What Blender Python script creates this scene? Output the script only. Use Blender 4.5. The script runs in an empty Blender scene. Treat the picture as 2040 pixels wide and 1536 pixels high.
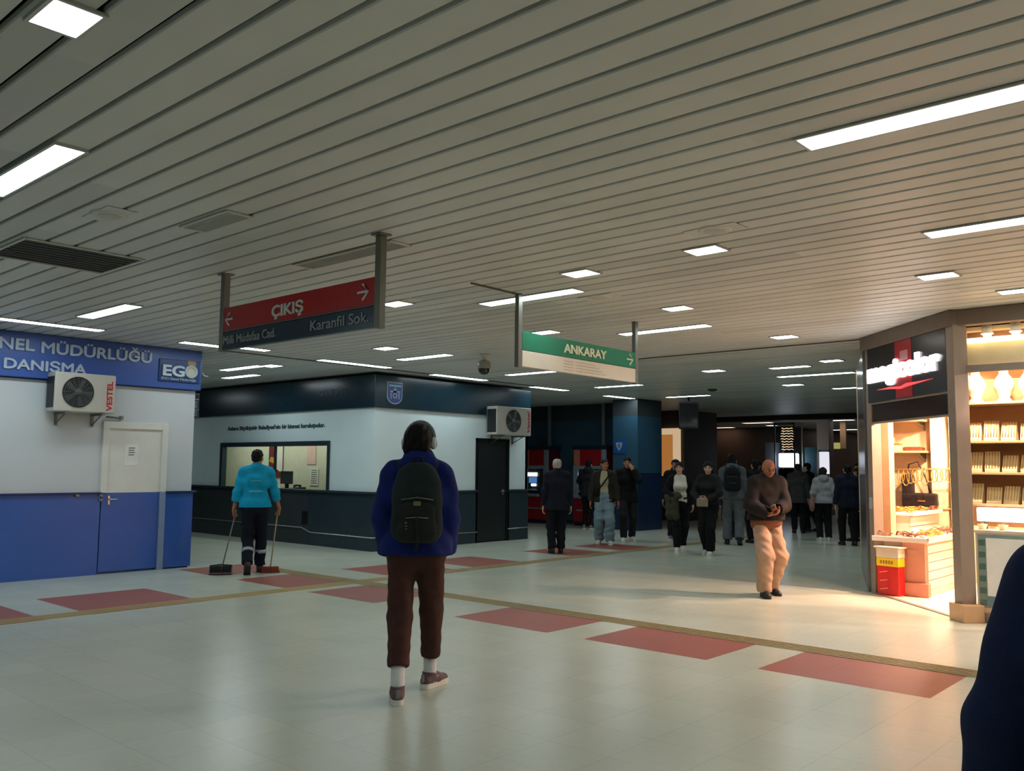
import bpy, bmesh, math, random
import numpy as np
from mathutils import Vector, Matrix

random.seed(7)
SC = bpy.context.scene
COL = SC.collection

# ------------------------------------------------------------------ camera, world, exposure
YAW, PIT, ROL = 0.730599, 0.0909533, 0.0093783
def cam_axes():
    f = Vector((-math.sin(YAW)*math.cos(PIT), math.cos(YAW)*math.cos(PIT), math.sin(PIT)))
    r = Vector((math.cos(YAW), math.sin(YAW), 0)); u = r.cross(f)
    c, s = math.cos(ROL), math.sin(ROL)
    return c*r + s*u, -s*r + c*u, f
_r, _u, _f = cam_axes()
cd = bpy.data.cameras.new('camera'); cd.sensor_fit = 'HORIZONTAL'; cd.sensor_width = 36.0
cd.lens = 1764.8*36.0/2040.0; cd.clip_start = 0.05; cd.clip_end = 200
cam = bpy.data.objects.new('camera', cd); COL.objects.link(cam)
m = Matrix.Identity(4)
for i in range(3):
    m[i][0] = _r[i]; m[i][1] = _u[i]; m[i][2] = -_f[i]
m[2][3] = 1.5
cam.matrix_world = m
SC.camera = cam
w = bpy.data.worlds.new('world'); SC.world = w; w.use_nodes = True
w.node_tree.nodes['Background'].inputs[0].default_value = (0.5, 0.55, 0.6, 1)
w.node_tree.nodes['Background'].inputs[1].default_value = 0.0
SC.view_settings.view_transform = 'Standard'; SC.view_settings.look = 'None'
SC.view_settings.gamma = 1.0; SC.view_settings.use_curve_mapping = False
SC.view_settings.exposure = 0.0
SC.cycles.use_denoising = True
SC.cycles.max_bounces = 8; SC.cycles.diffuse_bounces = 5; SC.cycles.glossy_bounces = 4
SC.cycles.transmission_bounces = 6; SC.cycles.transparent_max_bounces = 8
SC.cycles.sample_clamp_indirect = 6.0
SC.cycles.caustics_reflective = False; SC.cycles.caustics_refractive = False

# strengths of the lamps the place has
S_TUBE, S_SPOT, S_FAR = 17.0, 17.0, 3.0
C_TUBE = (0.82, 0.96, 1.0); C_SPOT = (0.97, 0.97, 0.88); C_WARM = (1.0, 0.62, 0.44)
W_SHOP = 200.0

ZC = 3.15

# ------------------------------------------------------------------ materials
def lin(c):
    if isinstance(c, str):
        c = c.lstrip('#'); c = tuple(int(c[i:i+2], 16)/255 for i in (0, 2, 4))
    elif max(c) > 1.0: c = tuple(x/255 for x in c)
    return tuple(x/12.92 if x <= .04045 else ((x+.055)/1.055)**2.4 for x in c)
MATS = {}
def mat(name, col, rough=.6, metal=0., spec=.5, var=.06, scale=6., bump=0., bscale=60., coat=0., emit=None, estr=0., alpha=1., trans=0., ior=1.45, sheen=0.):
    if name in MATS: return MATS[name]
    M = bpy.data.materials.new(name); M.use_nodes = True; nt = M.node_tree; N = nt.nodes; L = nt.links
    b = N['Principled BSDF']; c = lin(col)
    tc = N.new('ShaderNodeTexCoord')
    if var > 0:
        nz = N.new('ShaderNodeTexNoise'); nz.inputs['Scale'].default_value = scale; nz.inputs['Detail'].default_value = 4
        L.new(tc.outputs['Object'], nz.inputs['Vector'])
        rp = N.new('ShaderNodeValToRGB'); e = rp.color_ramp.elements
        e[0].position = .3; e[1].position = .7
        e[0].color = tuple(max(0, x*(1-var)) for x in c)+(1,); e[1].color = tuple(min(1, x*(1+var)) for x in c)+(1,)
        L.new(nz.outputs['Fac'], rp.inputs['Fac']); L.new(rp.outputs['Color'], b.inputs['Base Color'])
    else: b.inputs['Base Color'].default_value = c+(1,)
    b.inputs['Roughness'].default_value = rough; b.inputs['Metallic'].default_value = metal
    b.inputs['Specular IOR Level'].default_value = spec; b.inputs['Coat Weight'].default_value = coat
    b.inputs['Coat Roughness'].default_value = .15; b.inputs['IOR'].default_value = ior
    b.inputs['Alpha'].default_value = alpha; b.inputs['Transmission Weight'].default_value = trans
    if sheen: b.inputs['Sheen Weight'].default_value = sheen
    if bump > 0:
        n2 = N.new('ShaderNodeTexNoise'); n2.inputs['Scale'].default_value = bscale; n2.inputs['Detail'].default_value = 3
        L.new(tc.outputs['Object'], n2.inputs['Vector'])
        bp = N.new('ShaderNodeBump'); bp.inputs['Strength'].default_value = bump; bp.inputs['Distance'].default_value = .01
        L.new(n2.outputs['Fac'], bp.inputs['Height']); L.new(bp.outputs['Normal'], b.inputs['Normal'])
    if emit is not None:
        ec = lin(emit) if max(emit) > 1 else emit
        b.inputs['Emission Color'].default_value = tuple(ec)+(1,); b.inputs['Emission Strength'].default_value = estr
    MATS[name] = M
    return M
def glass(name, tint=(.9, .95, .95), refl=.08, rough=.02):
    if name in MATS: return MATS[name]
    M = bpy.data.materials.new(name); M.use_nodes = True; nt = M.node_tree; N = nt.nodes; L = nt.links
    N.remove(N['Principled BSDF']); out = N['Material Output']
    tr = N.new('ShaderNodeBsdfTransparent'); tr.inputs[0].default_value = tint+(1,)
    gl = N.new('ShaderNodeBsdfGlossy'); gl.inputs['Roughness'].default_value = rough
    fr = N.new('ShaderNodeFresnel'); fr.inputs[0].default_value = 1.5
    ge = N.new('ShaderNodeNewGeometry'); ms = N.new('ShaderNodeMath'); ms.operation = 'SUBTRACT'; ms.inputs[0].default_value = 1; L.new(ge.outputs['Backfacing'], ms.inputs[1])
    mu = N.new('ShaderNodeMath'); mu.operation = 'MULTIPLY'; L.new(fr.outputs[0], mu.inputs[0]); L.new(ms.outputs[0], mu.inputs[1])
    mx = N.new('ShaderNodeMixShader'); L.new(mu.outputs[0], mx.inputs[0]); L.new(tr.outputs[0], mx.inputs[1]); L.new(gl.outputs[0], mx.inputs[2])
    L.new(mx.outputs[0], out.inputs[0]); MATS[name] = M
    return M
def cloth(name, col, rough=.85, bump=.35, bscale=220., var=.12):
    return mat(name, col, rough=rough, spec=.25, var=var, scale=9, bump=bump, bscale=bscale)

# ------------------------------------------------------------------ mesh builder
class MB:
    def __init__(s): s.v = []; s.f = []; s.m = []; s.sm = []
    def add(s, vs, fs, mi=0, smooth=False):
        o = len(s.v); s.v += [tuple(p) for p in vs]
        for f in fs: s.f.append(tuple(i+o for i in f)); s.m.append(mi); s.sm.append(smooth)
        return s
    def box(s, x0, x1, y0, y1, z0, z1, mi=0):
        vs = [(x, y, z) for z in (z0, z1) for y in (y0, y1) for x in (x0, x1)]
        return s.add(vs, [(0, 2, 3, 1), (4, 5, 7, 6), (0, 1, 5, 4), (2, 6, 7, 3), (0, 4, 6, 2), (1, 3, 7, 5)], mi)
    def rbox(s, x0, x1, y0, y1, z0, z1, r=.01, seg=2, mi=0, R=None, c=None, smooth=False):
        bm = bmesh.new(); bmesh.ops.create_cube(bm, size=1)
        for v in bm.verts: v.co = Vector(((x0+x1)/2+v.co.x*(x1-x0), (y0+y1)/2+v.co.y*(y1-y0), (z0+z1)/2+v.co.z*(z1-z0)))
        r = min(r, .49*min(x1-x0, y1-y0, z1-z0))
        bmesh.ops.bevel(bm, geom=list(bm.edges), offset=r, segments=seg, profile=.5, affect='EDGES')
        bm.verts.index_update()
        vs = [v.co.copy() for v in bm.verts]
        if R is not None:
            cc = Vector(c) if c is not None else Vector((0, 0, 0)); vs = [R @ p + cc for p in vs]
        fs = [tuple(v.index for v in f.verts) for f in bm.faces]; bm.free()
        return s.add(vs, fs, mi, smooth)
    def tube(s, pts, r, n=10, mi=0, smooth=True, closed=False, flat=None):
        P = [Vector(p) for p in pts]; k = len(P); rr = r if isinstance(r, (list, tuple)) else [r]*k
        T = []
        for i in range(k):
            a = P[(i-1) % k] if (i > 0 or closed) else P[i]; b = P[(i+1) % k] if (i < k-1 or closed) else P[i]
            T.append((b-a).normalized())
        ref = Vector((0, 0, 1)) if abs(T[0].z) < .9 else Vector((1, 0, 0))
        u = T[0].cross(ref).normalized(); vs = []; fs = []
        for i in range(k):
            u = (u - T[i]*u.dot(T[i])).normalized(); w_ = T[i].cross(u)
            for j in range(n):
                a = 2*math.pi*j/n
                vs.append(P[i] + u*(rr[i]*math.cos(a)) + w_*(rr[i]*math.sin(a)*(flat or 1)))
        for i in range(k if closed else k-1):
            for j in range(n):
                a = i*n+j; b = i*n+(j+1) % n; i2 = (i+1) % k
                fs.append((a, b, i2*n+(j+1) % n, i2*n+j))
        s.add(vs, fs, mi, smooth)
        if not closed:
            o = len(s.v)-len(vs)
            s.f.append(tuple(o+j for j in range(n))[::-1]); s.m.append(mi); s.sm.append(False)
            s.f.append(tuple(o+(k-1)*n+j for j in range(n))); s.m.append(mi); s.sm.append(False)
        return s
    def lathe(s, prof, c=(0, 0, 0), n=24, mi=0, R=None, smooth=True):
        vs = []; fs = []; c = Vector(c)
        for (r, z) in prof:
            for j in range(n):
                a = 2*math.pi*j/n; p = Vector((r*math.cos(a), r*math.sin(a), z))
                vs.append((R @ p if R is not None else p)+c)
        for i in range(len(prof)-1):
            for j in range(n):
                fs.append((i*n+j, i*n+(j+1) % n, (i+1)*n+(j+1) % n, (i+1)*n+j))
        return s.add(vs, fs, mi, smooth)
    def prism(s, out, O, U, V, N, d, mi=0, mi_side=None):
        O, U, V, N = Vector(O), Vector(U), Vector(V), Vector(N); k = len(out)
        a = [O+U*x+V*y for x, y in out]; b = [p+N*d for p in a]
        s.add(a+b, [tuple(range(k))[::-1], tuple(range(k, 2*k))], mi)
        o = len(s.v)-2*k
        for i in range(k):
            s.f.append((o+i, o+(i+1) % k, o+k+(i+1) % k, o+k+i)); s.m.append(mi if mi_side is None else mi_side); s.sm.append(False)
        return s
    def build(s, name, mats, parent=None, kind=None):
        me = bpy.data.meshes.new(name)
        me.from_pydata([tuple(p) for p in s.v], [], s.f)
        if not isinstance(mats, (list, tuple)): mats = [mats]
        for mm in mats: me.materials.append(mm)
        me.polygons.foreach_set('material_index', s.m); me.polygons.foreach_set('use_smooth', s.sm)
        me.update()
        o = bpy.data.objects.new(name, me); COL.objects.link(o)
        if parent is not None: o.parent = parent
        if kind: o['kind'] = kind
        return o
def tag(o, label, cat, group=None):
    o['label'] = label; o['category'] = cat
    if group: o['group'] = group
    return o
def thing(name, label, cat, loc=(0, 0, 0), rz=0., group=None):
    o = bpy.data.objects.new(name, None); COL.objects.link(o); o.location = loc; o.rotation_euler = (0, 0, rz)
    o.empty_display_size = .1
    return tag(o, label, cat, group)
def copy_thing(src, loc, rz, label=None, group=None):
    c = src.copy(); COL.objects.link(c); c.location = loc; c.rotation_euler = (0, 0, rz)
    if label: c['label'] = label
    if group: c['group'] = group
    for ch in list(src.children):
        d = ch.copy(); COL.objects.link(d); d.parent = c
        for g in list(ch.children):
            e = g.copy(); COL.objects.link(e); e.parent = d
    return c
FX = ((0, 1, 0), (0, 0, 1), (1, 0, 0))      # facing +X: reading direction, up, outward
FY = ((1, 0, 0), (0, 0, 1), (0, -1, 0))     # facing -Y
def embolden(me, b, fr):
    """thicken letter strokes: the same letters again, a hair apart along the reading direction"""
    U, V, N = (Vector(a) for a in fr); bm = bmesh.new(); bm.from_mesh(me)
    src = list(bm.verts)+list(bm.edges)+list(bm.faces)
    for k, (du, dv) in enumerate(((b, 0), (-b, 0), (0, b), (0, -b))):
        d = bmesh.ops.duplicate(bm, geom=src)['geom']; bmesh.ops.translate(bm, verts=[g for g in d if isinstance(g, bmesh.types.BMVert)], vec=U*du+V*dv+N*(.0003*(k+1)))
    bm.to_mesh(me); bm.free(); me.update()
def text(name, body, size, loc, fr, m_, parent=None, align='LEFT', ext=.004, bold=.0, width=None, shear=0., ori=0., fat=0.):
    cu = bpy.data.curves.new(name, 'FONT'); cu.body = body; cu.size = size; cu.align_x = align; cu.align_y = 'BOTTOM_BASELINE'
    cu.extrude = ext; cu.offset = bold; cu.shear = shear; cu.resolution_u = 3
    t = bpy.data.objects.new(name, cu); COL.objects.link(t)
    dg = bpy.context.evaluated_depsgraph_get(); dg.update()
    me = bpy.data.meshes.new_from_object(t.evaluated_get(dg))
    bpy.data.objects.remove(t); bpy.data.curves.remove(cu)
    U, V, N = (Vector(a) for a in fr); loc = Vector(loc)
    co = np.empty(len(me.vertices)*3); me.vertices.foreach_get('co', co); co = co.reshape(-1, 3)
    sx = 1.
    if width and len(co):
        sx = width/max(1e-6, co[:, 0].max()-co[:, 0].min())
    c, s = math.cos(ori), math.sin(ori)
    x = co[:, 0]*sx; y = co[:, 1]; X = x*c-y*s; Y = x*s+y*c
    new = np.outer(X, U)+np.outer(Y, V)+np.outer(co[:, 2]+ext, N)+np.array(loc)
    me.vertices.foreach_set('co', new.ravel()); me.update()
    if fat: embolden(me, fat, fr)
    me.name = name; me.materials.clear(); me.materials.append(m_)
    o = bpy.data.objects.new(name, me); COL.objects.link(o)
    if parent is not None: o.parent = parent
    return o

def ground(root, loc):
    """put the thing's Empty at its base without moving parts that were built in world coordinates"""
    root.location = loc
    T = Matrix.Translation(-Vector(loc))
    for ch in root.children: ch.matrix_parent_inverse = T
    return root

# ------------------------------------------------------------------ floor
def floor_mat(name, col, mortar, rough):
    M = mat(name, col, rough=rough, var=0, spec=.5); nt = M.node_tree; N = nt.nodes; L = nt.links; b = N['Principled BSDF']
    tc = [n for n in N if n.type == 'TEX_COORD'][0]
    mp = N.new('ShaderNodeMapping'); mp.inputs['Location'].default_value = (-0.06, -.23, 0); L.new(tc.outputs['Object'], mp.inputs[0])
    br = N.new('ShaderNodeTexBrick'); br.offset = 0; br.inputs['Scale'].default_value = 1
    br.inputs['Brick Width'].default_value = .407; br.inputs['Row Height'].default_value = .407; br.inputs['Mortar Size'].default_value = .0022
    br.inputs['Mortar Smooth'].default_value = .3
    c = lin(col)
    br.inputs['Color1'].default_value = tuple(x*.97 for x in c)+(1,); br.inputs['Color2'].default_value = tuple(min(1, x*1.03) for x in c)+(1,)
    br.inputs['Mortar'].default_value = lin(mortar)+(1,)
    L.new(mp.outputs[0], br.inputs['Vector'])
    nz = N.new('ShaderNodeTexNoise'); nz.inputs['Scale'].default_value = 1.7; nz.inputs['Detail'].default_value = 6
    L.new(tc.outputs['Object'], nz.inputs['Vector'])
    n3 = N.new('ShaderNodeTexNoise'); n3.inputs['Scale'].default_value = 22; n3.inputs['Detail'].default_value = 2
    L.new(tc.outputs['Object'], n3.inputs['Vector'])
    ad = N.new('ShaderNodeMath'); ad.operation = 'ADD'; L.new(nz.outputs['Fac'], ad.inputs[0]); L.new(n3.outputs['Fac'], ad.inputs[1])
    mr = N.new('ShaderNodeMapRange'); mr.inputs[1].default_value = .6; mr.inputs[2].default_value = 1.4; mr.inputs[3].default_value = .96; mr.inputs[4].default_value = 1.035
    L.new(ad.outputs[0], mr.inputs[0])
    mx = N.new('ShaderNodeMixRGB'); mx.blend_type = 'MULTIPLY'; mx.inputs[0].default_value = 1
    L.new(br.outputs['Color'], mx.inputs[1]); L.new(mr.outputs[0], mx.inputs[2]); L.new(mx.outputs[0], b.inputs['Base Color'])
    m2 = N.new('ShaderNodeMapRange'); m2.inputs[1].default_value = .3; m2.inputs[2].default_value = .7; m2.inputs[3].default_value = rough*.96; m2.inputs[4].default_value = rough*1.05
    L.new(nz.outputs['Fac'], m2.inputs[0]); L.new(m2.outputs[0], b.inputs['Roughness'])
    return M
M_FL = floor_mat('floor_beige', (190, 196, 180), (170, 175, 160), .26)
M_FR = floor_mat('floor_red', (150, 88, 78), (130, 76, 68), .42)
M_FR.node_tree.nodes['Principled BSDF'].inputs['Specular IOR Level'].default_value = .35
M_TAC = mat('tactile_rib', (164, 148, 104), rough=.5, var=.08, scale=20)
AX = [(-12.0, -10.95), (-10.48, -9.33), (-8.87, -7.67), (-6.43, -5.22), (-4.81, -3.6), (-3.17, -1.94), (-1.54, -.32), (.09, 1.3)]
AY = (6.33, 7.45)
BX = (-10.48, -9.05); BY = [(-.9, .3), (.7, 1.9), (2.26, 3.47), (3.9, 5.13), (8.03, 9.2), (9.6, 10.69), (12.0, 13.0), (13.47, 14.5)]
XL, XR, YB, YF = -34., 9., -8., 52.
xs = sorted(set([XL, XR, BX[0], BX[1]]+[v for p in AX for v in p])); ys = sorted(set([YB, YF, AY[0], AY[1]]+[v for p in BY for v in p]))
def is_red(x, y):
    if AY[0] < y < AY[1] and any(a < x < b for a, b in AX): return True
    return BX[0] < x < BX[1] and any(a < y < b for a, b in BY)
f = MB()
for i in range(len(xs)-1):
    for j in range(len(ys)-1):
        r = is_red((xs[i]+xs[i+1])/2, (ys[j]+ys[j+1])/2)
        f.add([(xs[i], ys[j], 0), (xs[i+1], ys[j], 0), (xs[i+1], ys[j+1], 0), (xs[i], ys[j+1], 0)], [(0, 1, 2, 3)], 1 if r else 0)
f.build('floor', [M_FL, M_FR], kind='structure')
t = MB()
for k in range(6):
    y = 7.185+k*.046
    t.rbox(-11.4, 3.0, y, y+.022, 0, .005, r=.002, seg=1)
t.build('trim_1', M_TAC, kind='structure')
t = MB()
for k in range(6):
    x = -9.32+k*.046
    t.rbox(x, x+.022, -4.0, 7.16, 0, .005, r=.002, seg=1); t.rbox(x, x+.022, 7.46, 16.5, 0, .005, r=.002, seg=1)
t.build('trim_2', M_TAC, kind='structure')

# ------------------------------------------------------------------ ceiling of painted metal slats
M_SLAT = mat('slat_paint', (208, 210, 208), rough=.42, var=0, spec=.4)
nt = M_SLAT.node_tree; N = nt.nodes; L = nt.links; b = N['Principled BSDF']
tc = [n for n in N if n.type == 'TEX_COORD'][0]
sx = N.new('ShaderNodeSeparateXYZ'); L.new(tc.outputs['Object'], sx.inputs[0])
def mth(op, a, v):
    n = N.new('ShaderNodeMath'); n.operation = op
    L.new(a, n.inputs[0])
    if isinstance(v, (int, float)): n.inputs[1].default_value = v
    else: L.new(v, n.inputs[1])
    return n.outputs[0]
P_SL, PH = .203, 1.9155
rowi = mth('FLOOR', mth('DIVIDE', mth('SUBTRACT', sx.outputs[1], PH), P_SL), 0)
segi = mth('FLOOR', mth('DIVIDE', mth('ADD', sx.outputs[0], mth('MULTIPLY', rowi, 1.37)), 3.9), 0)
cb = N.new('ShaderNodeCombineXYZ'); L.new(rowi, cb.inputs[0]); L.new(segi, cb.inputs[1])
wn = N.new('ShaderNodeTexWhiteNoise'); L.new(cb.outputs[0], wn.inputs['Vector'])
pw = mth('POWER', wn.outputs['Value'], 3.0)
mr = N.new('ShaderNodeMapRange'); mr.inputs[3].default_value = 1.04; mr.inputs[4].default_value = .84; L.new(pw, mr.inputs[0])
nz = N.new('ShaderNodeTexNoise'); nz.inputs['Scale'].default_value = .9; nz.inputs['Detail'].default_value = 5; L.new(tc.outputs['Object'], nz.inputs['Vector'])
m2 = N.new('ShaderNodeMapRange'); m2.inputs[1].default_value = .3; m2.inputs[2].default_value = .7; m2.inputs[3].default_value = .93; m2.inputs[4].default_value = 1.05; L.new(nz.outputs['Fac'], m2.inputs[0])
pr = mth('MULTIPLY', mr.outputs[0], m2.outputs[0])
mx = N.new('ShaderNodeMixRGB'); mx.blend_type = 'MULTIPLY'; mx.inputs[0].default_value = 1; mx.inputs[1].default_value = lin((208, 210, 208))+(1,)
L.new(pr, mx.inputs[2]); L.new(mx.outputs[0], b.inputs['Base Color'])
M_PLEN = mat('plenum_dark', (18, 18, 18), rough=.9, var=.1)
c = MB(); G = .027
k0 = int((YB-PH)/P_SL)-1; k1 = int((YF-PH)/P_SL)+1
for k in range(k0, k1):
    y0 = PH+k*P_SL+G/2; y1 = PH+(k+1)*P_SL-G/2
    vs = []
    for x in (XL, XR):
        vs += [(x, y0, ZC+.03), (x, y0, ZC+.006), (x, y0+.006, ZC), (x, y1-.006, ZC), (x, y1, ZC+.006), (x, y1, ZC+.03)]
    c.add(vs, [(i, i+1, i+7, i+6) for i in range(5)], 0)
c.box(XL, XR, YB, YF, ZC+.12, ZC+.16, 1)
c.build('ceiling', [M_SLAT, M_PLEN], kind='structure')
# lowered bulkhead across the far hall and seams in the slat field
M_DKBR = mat('dark_brown_paint', (70, 60, 54), rough=.6, var=.1, scale=2)
MB().box(XL, XR, 25.9, 26.3, ZC-.16, ZC-.002).build('trim_3', M_DKBR, kind='structure')
M_SEAM = mat('seam_strip', (92, 88, 80), rough=.5)
MB().box(-11.75, -11.71, 6.8, 13.9, ZC-.012, ZC-.001).build('trim_4', M_SEAM, kind='structure')
MB().box(-8.15, -3.3, 11.25, 11.29, ZC-.01, ZC-.001).build('trim_5', M_SEAM, kind='structure')

# ------------------------------------------------------------------ hall walls
M_WALLG = mat('hall_wall', (128, 124, 118), rough=.6, var=.08, scale=1.5)
M_WALLD = mat('far_wall', (84, 72, 64), rough=.6, var=.15, scale=1.2)
M_ALC = mat('blue_grey_panel', (58, 88, 108), rough=.35, var=.08, scale=1.5)
M_ALCD = mat('dark_band', (56, 62, 66), rough=.5, var=.08, scale=2)
MB().box(XL-.2, XL, YB, YF, 0, ZC+.2).build('wall_left', M_WALLG, kind='structure')
MB().box(XR, XR+.2, YB, YF, 0, ZC+.2).build('wall_right', M_WALLG, kind='structure')
MB().box(XL, XR, YB-.2, YB, 0, ZC+.2).build('wall_rear', M_WALLG, kind='structure')
MB().box(XL, XR, YF, YF+.2, 0, ZC+.2).build('wall_front', M_WALLD, kind='structure')
a = MB(); a.box(-20.0, -12.62, 18.75, 19.0, 0, 2.74, 0); a.box(-20.0, -12.62, 18.70, 19.0, 2.74, ZC-.001, 1)
a.box(-20.0, -12.62, 18.735, 18.75, 1.5, 1.515, 1); a.box(-20.0, -12.62, 18.735, 18.75, 0, .1, 1)
for x in (-18.4, -17.2, -13.6): a.box(x, x+.012, 18.742, 18.75, .1, 2.74, 1)
a.build('wall_alcove', [M_ALC, M_ALCD], kind='structure')
M_COLB = mat('column_cladding', (48, 82, 104), rough=.3, var=.06, scale=1.2); M_COLD = mat('column_base_cladding', (28, 48, 80), rough=.3, var=.06)
a = MB(); a.box(-12.62, -11.9, 17.8, 18.86, 0, 1.35, 1); a.box(-12.62, -11.9, 17.8, 18.86, 1.362, 2.74, 0); a.box(-12.62, -11.9, 17.8, 18.86, 2.74, ZC-.001, 2); a.box(-12.61, -11.91, 17.81, 18.85, 1.35, 1.362, 1)
col = a.build('column', [M_COLB, M_COLD, M_ALCD]); col['kind'] = 'structure'
# brown shop pillar and partitions farther down the concourse
MB().box(-14.6, -13.2, 22.1, 24.0, 0, ZC-.002).build('wall_pillar', M_DKBR, kind='structure')
a = MB(); a.box(-24, -15.2, 33.0, 33.3, 0, ZC-.002); a.box(-15.5, -15.2, 33.3, 44, 0, ZC-.002); a.build('wall_far_partition', M_WALLD, kind='structure')
MB().box(-11.0, 9.0, 41.0, 41.3, 0, ZC-.002).build('wall_far_right', M_WALLD, kind='structure')

# ------------------------------------------------------------------ lights in the ceiling
M_FRAME = mat('light_frame', (190, 192, 190), rough=.4, var=.04)
def emis(name, col, s):
    M = bpy.data.materials.new(name); M.use_nodes = True; N = M.node_tree.nodes; N.remove(N['Principled BSDF'])
    e = N.new('ShaderNodeEmission'); e.inputs[0].default_value = tuple(col)+(1,); e.inputs[1].default_value = s
    M.node_tree.links.new(e.outputs[0], N['Material Output'].inputs[0]); return M
E_TUBE = emis('tube_glow', C_TUBE, S_TUBE); E_SPOT = emis('spot_glow', C_SPOT, S_SPOT)
E_FARW = emis('far_white_glow', (.95, .93, .95), S_FAR*1.3); E_FARO = emis('far_warm_glow', C_WARM, S_FAR); E_FARC = emis('far_cool_glow', (.7, .95, 1.), S_FAR)
def lamp(label, x0, x1, y0, y1, glow, group, drop=.012, cat='ceiling light', hang=False):
    cx, cy = (x0+x1)/2, (y0+y1)/2; hx, hy = (x1-x0)/2, (y1-y0)/2; t = .016
    o = thing('ceiling_light', label, cat, (cx, cy, ZC-.001), 0, group)
    fr = MB(); z0 = -drop
    for a in ((-hx-t, hx+t, -hy-t, -hy), (-hx-t, hx+t, hy, hy+t), (-hx-t, -hx, -hy, hy), (hx, hx+t, -hy, hy)): fr.box(*a, z0, 0)
    fr.build('frame', M_FRAME, o)
    d = MB(); d.box(-hx, hx, -hy, hy, z0+.003, -.001)
    d.m[0] = 1
    d.build('diffuser', [M_FRAME, glow], o)
    return o
GT, GS = 'strip lights in the slat ceiling', 'square spotlights in the slat ceiling'
TUBES = [  # along the slats
 ('long strip light cut off by the left edge of the photo above the blue kiosk', -5.95, -4.75, 1.735, 1.885),
 ('longest bright strip light at the upper right, cut off by the photo edge', -1.82, -.62, 4.15, 4.33),
 ('strip light above the lit shop window, second one down at the right edge', -1.9, -.7, 6.39, 6.57),
 ('short wide strip light hanging over the end of the blue kiosk', -10.28, -9.08, 4.09, 4.27),
 ('strip light directly behind the near pole of the green sign', -6.18, -4.98, 6.38, 6.56),
 ('strip light behind the far pole of the green sign', -6.26, -5.06, 8.94, 9.12),
 ('strip light over the corner of the grey booth, left of the dome camera', -10.5, -9.4, 9.0, 9.18),
 ('strip light just under the left part of the green sign, right of the dome camera', -10.7, -9.6, 11.73, 11.91),
 ('strip light just under the right end of the green sign', -10.9, -9.8, 14.7, 14.88),
 ('strip light whose middle is hidden by the hanging black monitor', -11.1, -10.0, 17.75, 17.93),
 ('short thin strip light left of the shop sign, upper one of a close pair', -6.5, -5.85, 13.55, 13.73),
 ('long thin strip light left of the shop sign, lower one of a close pair', -7.0, -5.65, 14.9, 15.08),
 ('strip light whose end meets the lower left corner of the shop sign', -7.15, -5.95, 17.75, 17.93),
 ('strip light clipped by the right edge of the photo above the shop header', -2.04, -1.0, 8.95, 9.13),
 ('strip light low over the dark fascia of the grey booth, beside the blue kiosk', -15.5, -14.4, 8.9, 9.08),
]
for lb, x0, x1, y0, y1 in TUBES: lamp(lb, x0, x1, y0, y1, E_TUBE, GT)
ROWS = [  # across the slats, along the kiosk fronts
 ('long strip light running along the top of the blue kiosk fascia', -11.25, -11.07, 2.2, 4.75),
 ('strip light just left of the foot of the red exit sign', -11.42, -11.24, 5.9, 6.5),
 ('strip light seen right under the dark street-name band of the exit sign', -11.28, -11.10, 6.62, 7.15),
 ('long strip light sloping toward the corner of the grey booth', -11.6, -11.42, 8.3, 9.72),
 ('strip light over the crest on the grey booth, left of the dome camera', -11.8, -11.62, 10.9, 12.3),
 ('strip light above the outdoor air conditioner of the grey booth', -11.95, -11.77, 13.85, 15.0),
 ('strip light in front of the ticket machine alcove', -12.06, -11.88, 16.6, 17.7),
]
for lb, x0, x1, y0, y1 in ROWS: lamp(lb, x0, x1, y0, y1, E_TUBE, 'strip lights along the kiosk fronts')
SPOTS = [
 ('large square light at the top left corner of the photo', -3.35, 1.235, .24, .17),
 ('square light beside the right pole of the red exit sign', -6.855, 5.87, .28, .2),
 ('square light left of the dome camera, under the exit sign pole', -9.62, 8.06, .3, .22),
 ('small square light left of the grey booth corner, under the exit sign', -12.89, 8.32, .34, .24),
 ('square light above the near pole of the green sign', -4.53, 5.92, .26, .2),
 ('square light right of the round speaker, highest one over the hall', -3.31, 5.88, .26, .2),
 ('square light above the far pole of the green sign', -4.77, 7.88, .26, .2),
 ('square light touching the upper edge of the green sign', -6.89, 8.3, .3, .2),
 ('square light right of the far end of the green sign', -7.42, 13.4, .34, .24),
 ('square light midway between the green sign and the shop sign', -4.79, 10.44, .28, .22),
 ('square light just above the close pair of thin strip lights', -5.31, 13.2, .3, .22),
 ('square light over the shop front, left of its bright header', -2.25, 7.92, .28, .2),
 ('square light just below the close pair of thin strip lights', -7.44, 16.57, .36, .24),
]
for lb, x, y, lx, ly in SPOTS: lamp(lb, x-lx/2, x+lx/2, y-ly/2, y+ly/2, E_SPOT, GS)
FAR = [
 ('warm far light highest in the dark concourse, left of the glass kiosk', -14.7, 29.7, E_FARO),
 ('bright warm far light, second one over the dark concourse', -17.7, 33.75-1.2, E_FARO),
 ('small warm far light over the crowd, nearest the black monitor', -20.7, 37.7, E_FARO),
 ('white far light nearest the shop corner post', -11.72, 29.5, E_FARW),
 ('pale blue far light right of the glass kiosk', -14.8, 31.8, E_FARC),
 ('white far light below the one nearest the shop corner post', -14.3, 36.7, E_FARW),
 ('pale blue far light left of the glass kiosk top', -17.4, 37.0, E_FARC),
 ('small white far light above the teal panel', -14.0, 40.4, E_FARW),
 ('warm far light beside the post of the yellow sign', -13.2, 38.4, E_FARO),
 ('warm far light lowest beside the shop corner post', -12.6, 39.8, E_FARO),
]
for lb, x, y, g in FAR: lamp(lb, x-.55, x+.55, y-.2, y+.2, g, 'far lights of the dark concourse')
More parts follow.
